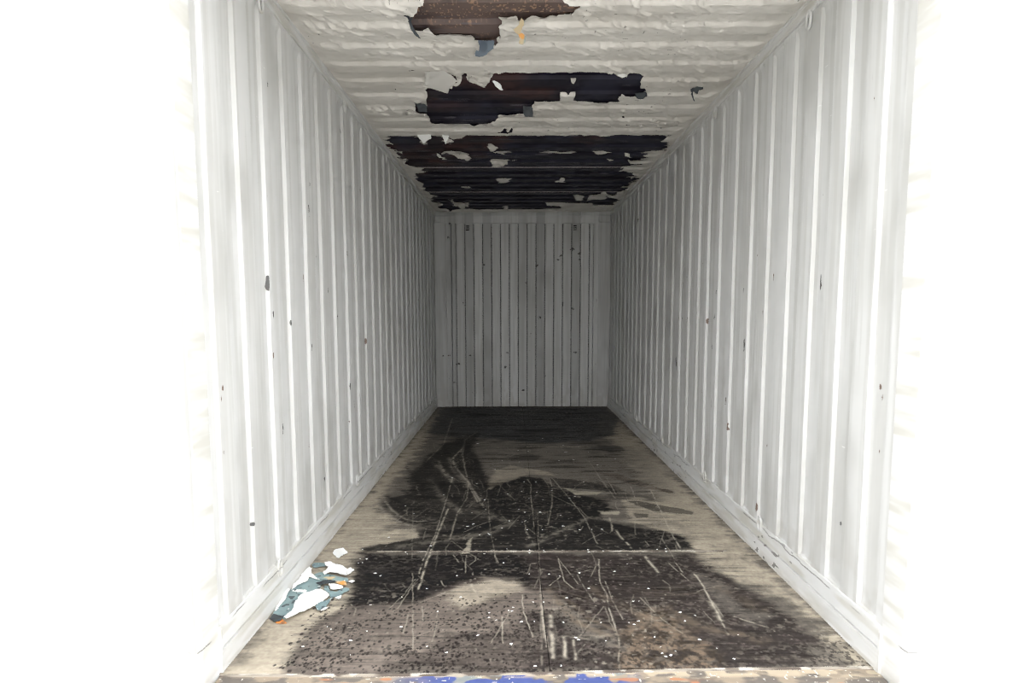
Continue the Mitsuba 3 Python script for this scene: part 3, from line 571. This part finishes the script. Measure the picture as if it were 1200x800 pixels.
def end_corrugation(xa, xb, deep):
    """One flat strip of the corrugated far wall with its own folded edges and an added open joint, dark like the shaded fold; deep strips are pressed back."""
    y0 = 5.866 if deep else 5.860
    top = 2.470 if deep else 2.478
    xa, xb = xa + 0.0058, xb - 0.0058
    z = np.array([0.0, 1.2, top])
    xs = np.array([xa, xa + 0.0002, xa + 0.003, xb - 0.003, xb - 0.0002, xb])
    dy = np.array([0.034, 0.003, 0.0, 0.0, 0.003, 0.034])
    P = np.zeros((6, 3, 3))
    P[..., 0], P[..., 1], P[..., 2] = xs[:, None], y0 + dy[:, None], z[None]
    Q = P.copy()
    Q[1:-1, :, 1] += 0.003
    Q[0, :, 0] += 0.003
    Q[-1, :, 0] -= 0.003
    return sheet_grid(P, Q)


put('wall_back__added_backing_sheet', box(-1.0, 1.0, 5.895, 5.899, 0.0, 2.5), 'fold_shade_grey')  # added grey sheet behind the open joints, darkens them like shaded folds
for k, (xa, xb) in enumerate(zip(EDGES[:-1], EDGES[1:])):
    put('wall_back__corrugation_strip' + (f'_{k:03d}' if k else ''), end_corrugation(xa, xb, k % 2 == 1 and k < 16), 'paint_back')
for k, side in enumerate((-1, 1)):
    sfx = f'_{k:03d}' if k else ''
    put('wall_back__corner_post' + sfx, prism([(side * 0.958, 5.872), (side * 0.962, 5.852), (side * 1.02, 5.850), (side * 1.024, 5.846), (side * 1.18, 5.842), (side * 1.18, 5.95), (side * 0.958, 5.95)], 2, 0.0, 2.478), 'paint_back')
    cast = trimesh.convex.convex_hull(np.array([[side * x, y, z] for x in (1.015, 1.172) for y, e in ((5.822, 0.006), (5.828, 0.0)) for x in (1.015 + e, 1.172 - e) for z in (2.482 + e, 2.568 - e)] + [[side * x, 5.90, z] for x in (1.015, 1.172) for z in (2.482, 2.568)]))
    put('wall_back__corner_casting' + sfx, cast, 'paint_back')
put('wall_back__header', prism([(5.868, 2.470), (5.851, 2.474), (5.851, 2.565), (5.853, 2.572), (5.80, 2.640), (5.785, 2.655), (5.785, 2.70), (5.95, 2.70), (5.95, 2.470)], 0, -1.175, 1.175), 'paint_back')
put('wall_back__added_outer_skin', box(-1.219, 1.219, 5.95, 5.954, -0.10, 2.72), 'paint_rail')  # added behind the far wall, out of view, to keep daylight from leaking through
k = 0
for cx in (-0.714, 0.722):
    for j in range(3):
        put('wall_back__vent_slot' + (f'_{k:03d}' if k else ''), trimesh.creation.capsule(height=0.036, radius=0.0065, count=[8, 8], transform=trimesh.transformations.translation_matrix([cx - 0.018, 5.8585, 2.440 - 0.026 * j]) @ trimesh.transformations.rotation_matrix(math.pi / 2, [0, 1, 0])), 'vent_dark', smooth=True)
        k += 1

# ------------------------------------------------------------------ the ceiling: steel roof sheets and the paint skin that peels off them
structure('ceiling')
ROOF_RIBS = [0.06, 0.275, 0.49, 0.70, 0.888, 1.09, 1.305, 1.525, 1.75, 1.965, 2.20, 2.425, 2.655, 2.885, 3.11, 3.34, 3.569, 3.785, 4.0, 4.22, 4.435, 4.65, 4.87, 5.09, 5.30, 5.50, 5.70]
Z_IN, R_DEPTH, R_RUN = 2.617, 0.018, 0.016


def roof_knots():
    ys, ds = [-0.02], [1.0]
    for a, b in zip(ROOF_RIBS, ROOF_RIBS[1:] + [5.92]):
        mid = 0.5 * (a + b)
        ys += [a - R_RUN / 2, a + R_RUN / 2, mid - R_RUN / 2, mid + R_RUN / 2]
        ds += [1.0, 0.0, 0.0, 1.0]
    return np.array(ys), np.array(ds)


KY, KD = roof_knots()


def roof_z(x, y):
    """Underside of the steel roof; the corrugations fade out towards the side rails."""
    fade = sstep(1.165, 1.08, np.abs(x))
    return Z_IN + R_DEPTH * (np.interp(y, KY, KD) * fade + 0.6 * (1 - fade))


SHEETS = [-0.02, 0.275, 1.305, 2.425, 3.569, 4.65, 5.86]
for k, (ya, yb) in enumerate(zip(SHEETS[:-1], SHEETS[1:])):
    ys = np.unique(np.round(np.concatenate([[ya, yb - 0.001], KY[(KY > ya) & (KY < yb)]]), 4))
    xs = np.concatenate([[-1.19, -1.165, -1.14, -1.11, -1.08], np.linspace(-1, 1, 9), [1.08, 1.11, 1.14, 1.165, 1.19]])
    X, Y = np.meshgrid(xs, ys, indexing='ij')
    P = np.stack([X, Y, roof_z(X, Y) + 0.006], -1)
    put('ceiling__roof_sheet' + (f'_{k:03d}' if k else ''), sheet_grid(P, P + [0, 0, 0.003]), 'roof_steel')
    if k >= 1:
        zs = float(roof_z(np.array(0.0), np.array(ya)))
        put('ceiling__weld_seam' + (f'_{k - 1:03d}' if k > 1 else ''), prism([(ya - 0.006, zs + 0.010), (ya - 0.004, zs + 0.0045), (ya + 0.004, zs + 0.0025), (ya + 0.006, zs + 0.008)], 0, -1.12, 1.12), 'seam_metal')


def skin():
    """The paint skin: a fine grid under the steel, cut at the traced holes, its torn edges curling down, blistered and wrinkled."""
    def axis(lo, hi, step, extra=()):
        a = np.arange(lo, hi + step / 2, step)
        return np.unique(np.round(np.concatenate([a, extra]), 4))
    xs = np.linspace(-1.160, 1.160, 330)
    ys = axis(0.02, 5.80, 0.0085, KY[(KY > 0.02) & (KY < 5.8)])
    keep = np.concatenate([[True], np.diff(ys) > 0.002])
    ys = ys[keep]
    X, Y = np.meshgrid(xs, ys, indexing='ij')
    p = np.stack([X.ravel(), Y.ravel()], 1)
    warp = np.stack([n2(p, 26, 26, 3, 3) - 0.5, n2(p, 26, 26, 8, 3) - 0.5], 1) * 0.030
    deep = sstep(2.35, 2.7, p[:, 1])
    warp[:, 0] += deep * (n2(p, 5, 34, 17, 3) - 0.5) * 0.26
    q = p + warp
    s = np.full(len(p), -1.0)
    for h in HOLES:
        h = np.array(h)
        lo, hi = h.min(0) - 0.12, h.max(0) + 0.12
        m = ((p > lo) & (p < hi)).all(1)
        small = np.ptp(h, 0).max() < 0.15
        s[m] = np.maximum(s[m], sdist(p[m] + warp[m] * (0.25 if small else 1.0), h))
    for h in ISLANDS:
        h = np.array(h)
        lo, hi = h.min(0) - 0.10, h.max(0) + 0.10
        m = ((p > lo) & (p < hi)).all(1)
        s[m] = np.minimum(s[m], -sdist(p[m] + warp[m] * 0.5, h) - 0.003)
    edge = np.clip(-s, 0, 1)
    lift = np.exp(-edge / 0.018) * (0.002 + 0.020 * sstep(0.45, 0.8, n2(p, 7, 7, 4, 2)))
    fade = sstep(1.16, 1.05, np.abs(p[:, 0]))
    diag = np.stack([p[:, 0] * 0.8 + p[:, 1] * 0.6, p[:, 1] * 0.8 - p[:, 0] * 0.6], 1)
    blister = 0.012 * (n2(p, 24, 40, 5, 3) - 0.5) + 0.012 * sstep(0.5, 0.85, n2(diag, 16, 62, 9)) * sstep(0.35, 0.6, n2(p, 2.0, 3.0, 12)) + 0.008 * (n2(p, 4, 11, 15, 2) - 0.5)
    z = roof_z(p[:, 0], p[:, 1]) - 0.002 - (0.004 + lift + np.maximum(blister, -0.004)) * np.maximum(fade, 0.15)
    v = np.stack([p[:, 0], p[:, 1], z], 1)
    n, m = X.shape
    i, j = np.meshgrid(np.arange(n - 1), np.arange(m - 1), indexing='ij')
    a = (i * m + j).ravel()
    t = np.vstack([np.stack([a, a + m, a + m + 1], 1), np.stack([a, a + m + 1, a + 1], 1)])[:, ::-1]
    # clip the triangles at s = 0, keeping s < 0
    ins = s[t] < 0
    cnt = ins.sum(1)
    out, extra, base = [t[cnt == 3]], [], len(v)
    for c in (1, 2):
        tt, ii = t[cnt == c], ins[cnt == c]
        odd = np.argmax(ii if c == 1 else ~ii, 1)
        r = np.arange(len(tt))
        A, B, C = tt[r, odd], tt[r, (odd + 1) % 3], tt[r, (odd + 2) % 3]
        def cut(U, V):
            w = np.clip(s[U] / (s[U] - s[V] + 1e-12), 0.02, 0.98)[:, None]
            return v[U] * (1 - w) + v[V] * w
        ab, ac = cut(A, B), cut(A, C)
        ia, ib = base + np.arange(len(tt)), base + len(tt) + np.arange(len(tt))
        extra += [ab, ac]
        base += 2 * len(tt)
        out += [np.stack([A, ia, ib], 1)] if c == 1 else [np.stack([ia, B, C], 1), np.stack([ia, C, ib], 1)]
    v = np.vstack([v] + extra)
    t = np.vstack(out)
    used = np.unique(t)
    remap = np.full(len(v), -1)
    remap[used] = np.arange(len(used))
    return v[used], remap[t]


put('ceiling__paint_skin', skin(), 'paint_ceiling', smooth=True)

# ------------------------------------------------------------------ the floor: six plywood sheets with their film of dirt
structure('floor')
COLORS = {'tan': (0.31, 0.274, 0.217), 'grey': (0.130, 0.118, 0.102), 'slate': (0.033, 0.034, 0.037), 'black': (0.0075, 0.0070, 0.0070), 'maroon': (0.0205, 0.0155, 0.0148),
          'worn': (0.112, 0.094, 0.081), 'ochre': (0.088, 0.066, 0.047), 'brown': (0.065, 0.05, 0.04), 'pale': (0.28, 0.255, 0.205)}


rp = np.random.default_rng(15)
PITS = np.stack([rp.uniform(-1.02, 0.35, 5200), rp.uniform(-0.01, 0.60, 5200)], 1)
odds = sstep(0.62, 0.25, PITS[:, 1]) * sstep(-1.03, -0.80, PITS[:, 0]) * sstep(0.36, 0.05, PITS[:, 0]) * (0.25 + 1.1 * sstep(0.35, 0.65, n2(PITS, 6, 8, 51, 2)))
PITS = PITS[rp.random(5200) < odds]
PIT_R = 0.0016 + 0.0062 * rp.random(len(PITS)) ** 1.8
PIT_TREE = cKDTree(PITS * [1.0, 0.8])


def floor_color(p):
    w1 = np.stack([n2(p, 4.5, 4.5, 1, 3) - 0.5, n2(p, 4.5, 4.5, 6, 3) - 0.5], 1) * 0.10
    w2 = np.stack([(n2(p, 6, 44, 2, 4) - 0.5) * 0.11, (n2(p, 24, 40, 7, 3) - 0.5) * 0.06], 1)
    grain = n2(p, 6, 46, 21, 3)
    mott = n2(p, 16, 16, 22, 4)
    fine = n2(p, 70, 70, 23)
    c = np.tile(np.array([0.098, 0.087, 0.074]), (len(p), 1)) * (0.25 + 0.8 * mott + 0.8 * grain)[:, None]
    for kind, strength, soft, poly in AREAS:
        h = np.array(poly)
        lo, hi = h.min(0) - 0.2, h.max(0) + 0.2
        m = ((p > lo) & (p < hi)).all(1)
        if not m.any():
            continue
        k = min(1.0, soft / 0.05)
        d = sdist(p[m] + k * (w1[m] + w2[m]), h) + soft * 1.6 * (mott[m] - 0.5) + soft * 1.2 * (grain[m] - 0.5)
        t = strength * sstep(-soft * 0.6, soft * 0.6, d)
        col = np.array(COLORS[kind])
        if kind in ('black', 'maroon', 'slate'):
            var = (0.45 + 0.7 * mott[m] + 0.7 * sstep(0.45, 0.8, grain[m]) + 1.6 * sstep(0.56, 0.75, n2(p[m], 38, 52, 33, 3)))[:, None]
        elif kind == 'ochre':
            var = (0.35 + 1.3 * sstep(0.40, 0.62, n2(p[m], 28, 28, 31, 3)))[:, None]
        else:
            var = (0.45 + 0.65 * mott[m] + 0.55 * grain[m])[:, None]
        c[m] = c[m] * (1 - t[:, None]) + col * var * t[:, None]
    y, x = p[:, 1], p[:, 0]
    smut = 0.62 * sstep(0.50, 0.66, n2(p, 3.2, 15, 44, 4)) * sstep(0.9, 1.5, y) * sstep(1.05, 0.75, np.abs(x))
    streak = 0.45 * sstep(0.54, 0.70, n2(p, 5, 85, 45, 3))
    c = c * (1 - np.maximum(smut, streak * sstep(1.1, 0.9, np.abs(x))))[:, None]
    # swept dust: light brush marks over the dark film
    sweep = sstep(0.56, 0.80, n2(p, 5, 75, 41, 3)) * sstep(0.42, 0.62, n2(p, 2.2, 2.2, 42, 2)) * 0.30
    c = c * (1 - sweep[:, None]) + np.array([0.15, 0.13, 0.105]) * sweep[:, None]
    arc = np.hypot(x - 0.55, (y - 1.15) * 1.0)
    ring_ = sstep(0.60, 0.85, n2(np.stack([arc, np.arctan2(y - 1.15, x - 0.55) * 0.15], 1), 60, 12, 43, 2)) * sstep(0.35, 0.5, arc) * sstep(0.95, 0.75, arc) * (y < 1.0) * (x > -0.1) * 0.28
    c = c * (1 - ring_[:, None]) + np.array([0.12, 0.097, 0.073]) * ring_[:, None]
    # dark pits near the opening, where the film has worn into dots
    keep = PITS[:, 1] < p[:, 1].max() + 0.05
    pit = np.zeros(len(p))
    if keep.any() and p[:, 1].min() < 0.7:
        dist, idx = PIT_TREE.query((p + np.stack([n2(p, 75, 75, 52) - 0.5, n2(p, 75, 75, 60) - 0.5], 1) * 0.006) * [1.0, 0.8], distance_upper_bound=0.012)
        ok = np.isfinite(dist)
        rad = PIT_R[np.where(ok, idx, 0)]
        pit = np.where(ok, sstep(rad + 0.0014, rad - 0.0014, dist + 0.0030 * (n2(p, 160, 160, 52) - 0.5)), 0.0)
    c = c * (1 - 0.88 * pit[:, None]) + np.array([0.012, 0.010, 0.0095]) * (0.88 * pit[:, None])
    # dense dark speckle, middle front
    sp = sstep(0.50, 0.60, n2(p, 90, 70, 53, 2)) * sstep(-0.35, 0.0, x + 0.25 * (mott - .5)) * sstep(0.36, 0.12, y) * 0.75
    c = c * (1 - sp[:, None]) + np.array([0.021, 0.0175, 0.016]) * sp[:, None]
    # pale specks of dust and paint
    dust = sstep(0.74, 0.86, fine) * sstep(0.36, 0.60, n2(p, 3.5, 3.5, 54, 3)) * 0.42
    c = c * (1 - dust[:, None]) + np.array([0.29, 0.265, 0.225]) * dust[:, None]
    clump = sstep(0.66, 0.78, n2(p, 30, 44, 55, 2)) * sstep(0.45, 0.62, n2(p, 4, 6, 56, 2)) * (y < 2.4) * 0.40
    c = c * (1 - clump[:, None]) + np.array([0.25, 0.225, 0.19]) * clump[:, None]
    film = sstep(0.50, 0.66, n2(p, 46, 66, 57, 3)) * sstep(0.35, 0.62, n2(p, 2.6, 5, 58, 3)) * 0.26
    c = c * (1 - film[:, None]) + np.array([0.17, 0.15, 0.125]) * film[:, None]
    c = c * (0.80 + 0.40 * n2(p, 105, 105, 59))[:, None]
    # scratches
    jit = np.stack([n2(p, 30, 30, 61) - 0.5, n2(p, 30, 30, 62) - 0.5], 1) * 0.008
    brk = n2(p, 40, 40, 63, 2)
    for st, w, line in SCRATCHES:
        h = np.array(line)
        lo, hi = h.min(0) - 0.06, h.max(0) + 0.06
        m = ((p > lo) & (p < hi)).all(1)
        if m.any():
            d = pdist(p[m] + jit[m], h)
            dark = st if st > 0 else -1 if st > -1 else 0
            st = abs(st) if st > -1 else abs(st) - 1
            if dark <= 0:
                d = pdist(p[m] + 1.2 * w1[m] * min(1, w / 0.06), h)
            t = st * np.exp(-(d / max(0.42 * w, 0.0024)) ** 2) * sstep(0.25, 0.62, brk[m])
            c[m] = c[m] * (1 - t[:, None]) + np.array([0.33, 0.30, 0.25] if dark > 0 else [0.0115, 0.0105, 0.0105] if dark < 0 else [0.12, 0.095, 0.070]) * t[:, None]
    for k in range(170):
        a = rng_s.uniform([-0.9, 0.1], [0.9, 3.4])
        ang = rng_s.normal(math.pi / 2, 0.45)
        b = a + rng_s.uniform(0.03, 0.30) * np.array([math.cos(ang), math.sin(ang)])
        h = np.array([a, (a + b) / 2 + rng_s.normal(0, 0.008, 2), b])
        st = rng_s.uniform(0.12, 0.45)
        lo, hi = h.min(0) - 0.02, h.max(0) + 0.02
        m = ((p > lo) & (p < hi)).all(1)
        if m.any():
            t = st * np.exp(-(pdist(p[m] + jit[m], h) / 0.0028) ** 2) * sstep(0.25, 0.5, brk[m])
            c[m] = c[m] * (1 - t[:, None]) + np.array([0.29, 0.265, 0.22]) * t[:, None]
    return np.clip(c, 0.008, 0.8)


FRONT = ([-1.165, -0.589, -0.135, 0.245, 0.693, 1.165], [-0.012, -0.010, -0.005, 0.009, 0.023, 0.030])
ROWS = [(0.0, 1.032, 0.0030), (1.036, 3.453, 0.0046), (3.457, 5.885, 0.0085)]
k = 0
for (ya, yb, step) in ROWS:
    for (xa, xb) in ((-1.172, -0.0015), (0.0015, 1.172)):
        nx, ny = int((xb - xa) / step), int((yb - ya) / step)
        xs, ys = np.linspace(xa, xb, nx), np.linspace(0, 1, ny)
        X, U = np.meshgrid(xs, ys, indexing='ij')
        Y0 = np.interp(X, *FRONT) if ya == 0.0 else np.full(X.shape, ya)
        Y = Y0 + (yb - Y0) * U
        pts = np.stack([X.ravel(), Y.ravel()], 1)
        rng_s = np.random.default_rng(29)
        col = floor_color(pts)
        Zt = ((n2(pts, 30, 60, 71, 2) - 0.5) * 0.0012).reshape(X.shape)
        P = np.stack([X, Y, Zt], -1)
        g = np.arange(X.size).reshape(X.shape)
        i, j = np.meshgrid(np.arange(nx - 1), np.arange(ny - 1), indexing='ij')
        q = np.stack([g[i, j].ravel(), g[i + 1, j].ravel(), g[i + 1, j + 1].ravel(), g[i, j + 1].ravel()], 1)
        rim = np.concatenate([g[:, 0], g[-1, 1:], g[-2::-1, -1], g[0, -2:0:-1]])
        low = P.reshape(-1, 3)[rim] - [0, 0, 0.018]
        L = X.size + np.arange(len(rim))
        q = np.vstack([q, np.stack([rim, L, np.roll(L, -1), np.roll(rim, -1)], 1)])
        put('floor__plywood_sheet' + (f'_{k:03d}' if k else ''), (np.vstack([P.reshape(-1, 3), low]), q), 'floor_film', color=np.vstack([col, col[rim] * 0.5]))
        k += 1
put('floor__underlay', box(-1.20, 1.20, 0.035, 5.95, -0.06, -0.019), 'vent_dark')


def crumb_strip(xa, xb, y, w, seed):
    r = np.random.default_rng(seed)
    xs = np.arange(xa, xb, 0.012)
    a, b = y - w * (0.25 + 0.5 * r.random(len(xs))), y + w * (0.25 + 0.5 * r.random(len(xs)))
    top = np.stack([np.stack([xs, a, np.full(len(xs), 0.0006)], 1), np.stack([xs, 0.5 * (a + b), 0.0016 + 0.0012 * r.random(len(xs))], 1), np.stack([xs, b, np.full(len(xs), 0.0006)], 1)], 1)
    return sheet_grid(top, top - [0, 0, 0.004])


put('floor__seam_strip', crumb_strip(-0.86, 1.02, 1.034, 0.017, 5), 'seam_dust')
put('floor__seam_strip_001', crumb_strip(0.0, 0.62, 3.455, 0.018, 6), 'seam_dust')

# ------------------------------------------------------------------ the doorway: sill, posts and header
structure('trim_3')
fx = np.linspace(-1.165, 1.165, 60)
fy = np.interp(fx, *FRONT)
r3 = np.random.default_rng(8)
lip = np.stack([np.stack([fx, fy - 0.014, np.full(60, -0.006)], 1), np.stack([fx, fy - 0.0125, 0.0005 + 0.001 * r3.random(60)], 1), np.stack([fx, fy - 0.003, 0.001 + 0.001 * r3.random(60)], 1), np.stack([fx, fy - 0.001, np.full(60, -0.004)], 1)], 1)
put('trim_3', sheet_grid(lip, lip - [0, 0, 0.01]), 'seam_dust')
structure('trim_4')
yy = np.array([0.0, -0.03, -0.06, -0.10, -0.14, -0.145])
zz = np.array([-0.003, -0.004, -0.004, -0.005, -0.007, -0.02])
S4 = np.stack([np.broadcast_to(fx[:, None], (60, 6)), np.minimum(fy[:, None] - 0.008, 10) + yy[None], np.broadcast_to(zz[None], (60, 6))], -1)
S5 = S4.copy()
S5[..., 2] = -0.16
put('trim_4', sheet_grid(S4, S5), 'sill_paint')
for k, side in ((5, -1), (6, 1)):
    structure(f'trim_{k}')
    put(f'trim_{k}', prism([(side * x, y) for x, y in ((1.170, 0.0), (1.174, -0.10), (1.180, -0.12), (1.212, -0.12), (1.219, -0.11), (1.219, 0.0))], 2, -0.165, 2.72), 'paint_rail')
structure('trim_7')
put('trim_7', prism([(-0.12, 2.60), (-0.10, 2.595), (0.04, 2.612), (0.06, 2.64), (0.06, 2.72), (-0.12, 2.72)], 0, -1.165, 1.165), 'paint_rail')
structure('roof')
put('roof', box(-1.219, 1.219, -0.12, 5.954, 2.72, 2.726), 'paint_rail')  # unseen flat cover above the ceiling sheets, keeps daylight from leaking in

# ------------------------------------------------------------------ loose paint


def sheet_mesh(poly, lift, thick=0.0014, step=0.012, jag=0.002, seed=0):
    """A thin sheet with a torn outline; lift(p, edge) gives the height of its underside over the plane."""
    r = np.random.default_rng(seed)
    pg = Polygon(poly).buffer(0)
    if pg.geom_type != 'Polygon':
        pg = max(pg.geoms, key=lambda g: g.area)
    n = max(10, int(pg.length / step))
    rimp = np.array([pg.exterior.interpolate(t, normalized=True).coords[0] for t in np.linspace(0, 1, n + 1)[:-1]])
    rimp += r.normal(0, jag, rimp.shape)
    pg = Polygon(rimp).buffer(0)
    if pg.geom_type != 'Polygon':
        pg = max(pg.geoms, key=lambda g: g.area)
    rimp = np.array(pg.exterior.coords)[:-1]
    lo, hi = rimp.min(0), rimp.max(0)
    gx, gy = np.meshgrid(np.arange(lo[0], hi[0], step), np.arange(lo[1], hi[1], step))
    g = np.stack([gx.ravel(), gy.ravel()], 1) + r.normal(0, step * 0.1, (gx.size, 2))
    g = g[sdist(g, rimp) > step * 0.55] if len(g) else g
    p = np.vstack([rimp, g])
    t = Delaunay(p).simplices
    t = t[sdist(p[t].mean(1), rimp) > 0]
    e1, e2 = p[t[:, 1]] - p[t[:, 0]], p[t[:, 2]] - p[t[:, 0]]
    neg = e1[:, 0] * e2[:, 1] - e1[:, 1] * e2[:, 0] < 0
    t[neg] = t[neg][:, ::-1]
    z = lift(p, np.clip(sdist(p, rimp), 0, 1))
    top = np.column_stack([p, z + thick])
    bot = np.column_stack([p, z])
    M = len(p)
    ed = np.vstack([t[:, [0, 1]], t[:, [1, 2]], t[:, [2, 0]]])
    have = set(map(tuple, ed))
    rim = np.array([e for e in ed if (e[1], e[0]) not in have])
    f = np.vstack([t, t[:, ::-1] + M, np.stack([rim[:, 1], rim[:, 0], rim[:, 0] + M], 1), np.stack([rim[:, 1], rim[:, 0] + M, rim[:, 1] + M], 1)])
    return trimesh.Trimesh(np.vstack([top, bot]), f, process=False)


PILE = {
    'A': ('flake_teal', 'largest teal-backed sheet of peeled paint, lying under the white ones against the left wall', 1),
    'B': ('flake_white', 'largest white paint flake, on top of the big teal sheet in the pile', 1),
    'C': ('flake_white', 'long narrow white paint strip along the left wall rail, nearest the opening', 1),
    'D': ('flake_white', 'ragged white paint flake on the wall side of the pile, against the rail', 1),
    'E': ('flake_teal', 'small flat teal paint flake at the far end of the pile, against the wall rail', 1),
    'F': ('flake_white', 'jagged white paint flake at the far end of the pile, behind the tan one', 1),
    'G': ('flake_white', 'white paint flake lying apart, just beyond the far end of the pile', 1),
    'H': ('flake_white', 'small ragged white paint flake at the far corner of the pile, away from the wall', 1),
    'I': ('flake_tan', 'tan and orange stained paint flake near the far end of the pile', 1),
    'J': ('flake_white', 'small square white paint flake beside the tan and orange one', 1),
    'K': ('flake_teal', 'torn teal paint flake on the floor side of the pile, below the largest white one', 1),
    'L': ('flake_teal', 'pointed teal paint flake sticking out of the pile towards the dark floor', 1),
    'N': ('flake_white', 'tiny white paint flake under the tip of the pointed teal one', 1),
    'O': ('flake_white', 'thin white paint sliver beside the torn teal flake on the floor', 1),
    'P': ('flake_white', 'tiny white paint sliver beside the end of the tan flake', 1),
    'R': ('flake_rust', 'bright orange rust flake at the near end of the pile', 1),
    'S': ('flake_slate', 'dark blue-grey paint flake at the near end of the pile, behind the orange one', 1),
    'T': ('flake_slate', 'dark folded paint strip lying across the teal sheet beside the tan flake', 1),
}
for k, (kind, z0, poly) in enumerate(FLAKES):
    mat, text, _ = PILE[kind]
    big = len(poly) > 12
    def lift(p, e, z0=z0, k=k):
        w = n2(p, 7, 7, 80 + k, 2) - 0.5
        return np.maximum(z0 - 0.004 + 0.012 * w + 0.010 * np.exp(-e / 0.02) * sstep(0.45, 0.75, n2(p, 9, 9, 90 + k)), 0.0012)
    key = 'paint_flake' + (f'_{k:03d}' if k else '')
    put(key, sheet_mesh(poly, lift, 0.0015, 0.011, 0.0018, 100 + k), mat, smooth=40)
    tag(key, text, 'paint flake', 'peeled paint flakes piled by the left wall')

# small chips scattered over the floor
rc = np.random.default_rng(77)
for k, (x, y) in enumerate(CHIPS):
    n = rc.integers(5, 8)
    ang = np.sort(rc.uniform(0, 2 * np.pi, n))
    r = rc.uniform(0.0020, 0.0050) * (1.0 + 0.22 * y)
    pts = np.stack([x + r * rc.uniform(0.8, 2.0) * np.cos(ang), y + r * rc.uniform(0.6, 1.3, n) * np.sin(ang)], 1)
    hull = Polygon(pts).convex_hull
    if hull.geom_type != 'Polygon' or hull.area < 1e-6:
        hull = Point(x, y).buffer(r, 3)
    m = trimesh.creation.extrude_polygon(hull, 0.0016, engine='earcut')
    v = m.vertices.copy()
    tilt = rc.uniform(-0.12, 0.12, 2)
    v[:, 2] += 0.0022 + (v[:, 0] - x) * tilt[0] + (v[:, 1] - y) * tilt[1]
    key = 'paint_chip' + (f'_{k:03d}' if k else '')
    put(key, trimesh.Trimesh(v, m.faces, process=False), 'flake_white')
    zone = ('nearer than the first cross seam', 'between the two cross seams', 'beyond the second cross seam')[int(y > 1.034) + int(y > 3.455)]
    half = 'left' if x < 0 else 'right'
    tag(key, f'small white paint chip on the {half} floor half, {zone}', 'paint chip', f'white paint chips on the {half} half of the floor {zone}')

# flaps of paint that hang from the ceiling
HANG = {
    'F1': ('flake_blue', 'blue-grey underside of a paint flap hanging below the rusty patch nearest the opening'),
    'F2': ('flake_slate', 'dark curled splinter of paint hanging at the end of the rusty patch, by a crack'),
    'F3': ('flake_tan', 'orange and teal zigzag curl of paint dangling at the edge of the rusty patch'),
    'F4': ('flake_slate', 'dark hook-shaped paint flap hanging alone near the rail of the right wall'),
    'F5': ('flake_slate', 'dark navy paint flap at the end of the middle bare patch nearest the right wall'),
    'F6': ('flake_slate', 'dark teal paint flap on the lower edge of the middle bare patch'),
    'F7': ('flake_slate', 'dark pointed paint flap at the end of the middle bare patch nearest the left wall'),
    'F8': ('flake_white', 'white triangular paint flap hanging at the front of the large black bare area'),
    'F9': ('flake_white', 'white curl of paint dangling within the middle bare patch'),
    'F10': ('flake_white', 'narrow white paint point hanging beside the white triangular flap'),
    'F11': ('flake_white', 'white torn paint flap biting into the front edge of the middle bare patch'),
    'F12': ('flake_white', 'broad white sheet of paint sagging beside the middle bare patch, below a crack'),
}
for k, (kind, (y0, poly)) in enumerate(FLAPS.items()):
    mat, text = HANG[kind]
    if kind == 'F12':
        ymax = max(q[1] for q in poly)
        m = sheet_mesh(poly, lambda p, e: 2.604 - 0.028 * (p[:, 1] - ymax + 0.2) / 0.2 * (p[:, 0] + 0.66) / 0.2 * 0.6 + 0.010 * (n2(p, 18, 18, 140) - 0.5), 0.0014, 0.009, 0.0012, 200 + k)
        key = f'paint_flap_{k:03d}'
        put(key, m, 'flake_cream', smooth=40)
        tag(key, text, 'paint flap', 'paint flaps hanging from the ceiling')
        continue
    zt = max(q[1] for q in poly)
    def sag(p, e, k=k, zt=zt):
        return 0.10 * (zt - p[:, 1]) * (1 + (n2(p, 14, 14, 140 + k) - 0.5)) + 0.010 * (n2(p, 22, 22, 160 + k) - 0.5)
    m = sheet_mesh(poly, sag, 0.0014, 0.009, 0.0012, 200 + k)
    v = m.vertices
    w = np.stack([v[:, 0], y0 + v[:, 2], v[:, 1]], 1)
    key = 'paint_flap' + (f'_{k:03d}' if k else '')
    put(key, trimesh.Trimesh(w, m.faces[:, ::-1], process=False), mat, smooth=40)
    tag(key, text, 'paint flap', 'paint flaps hanging from the ceiling')
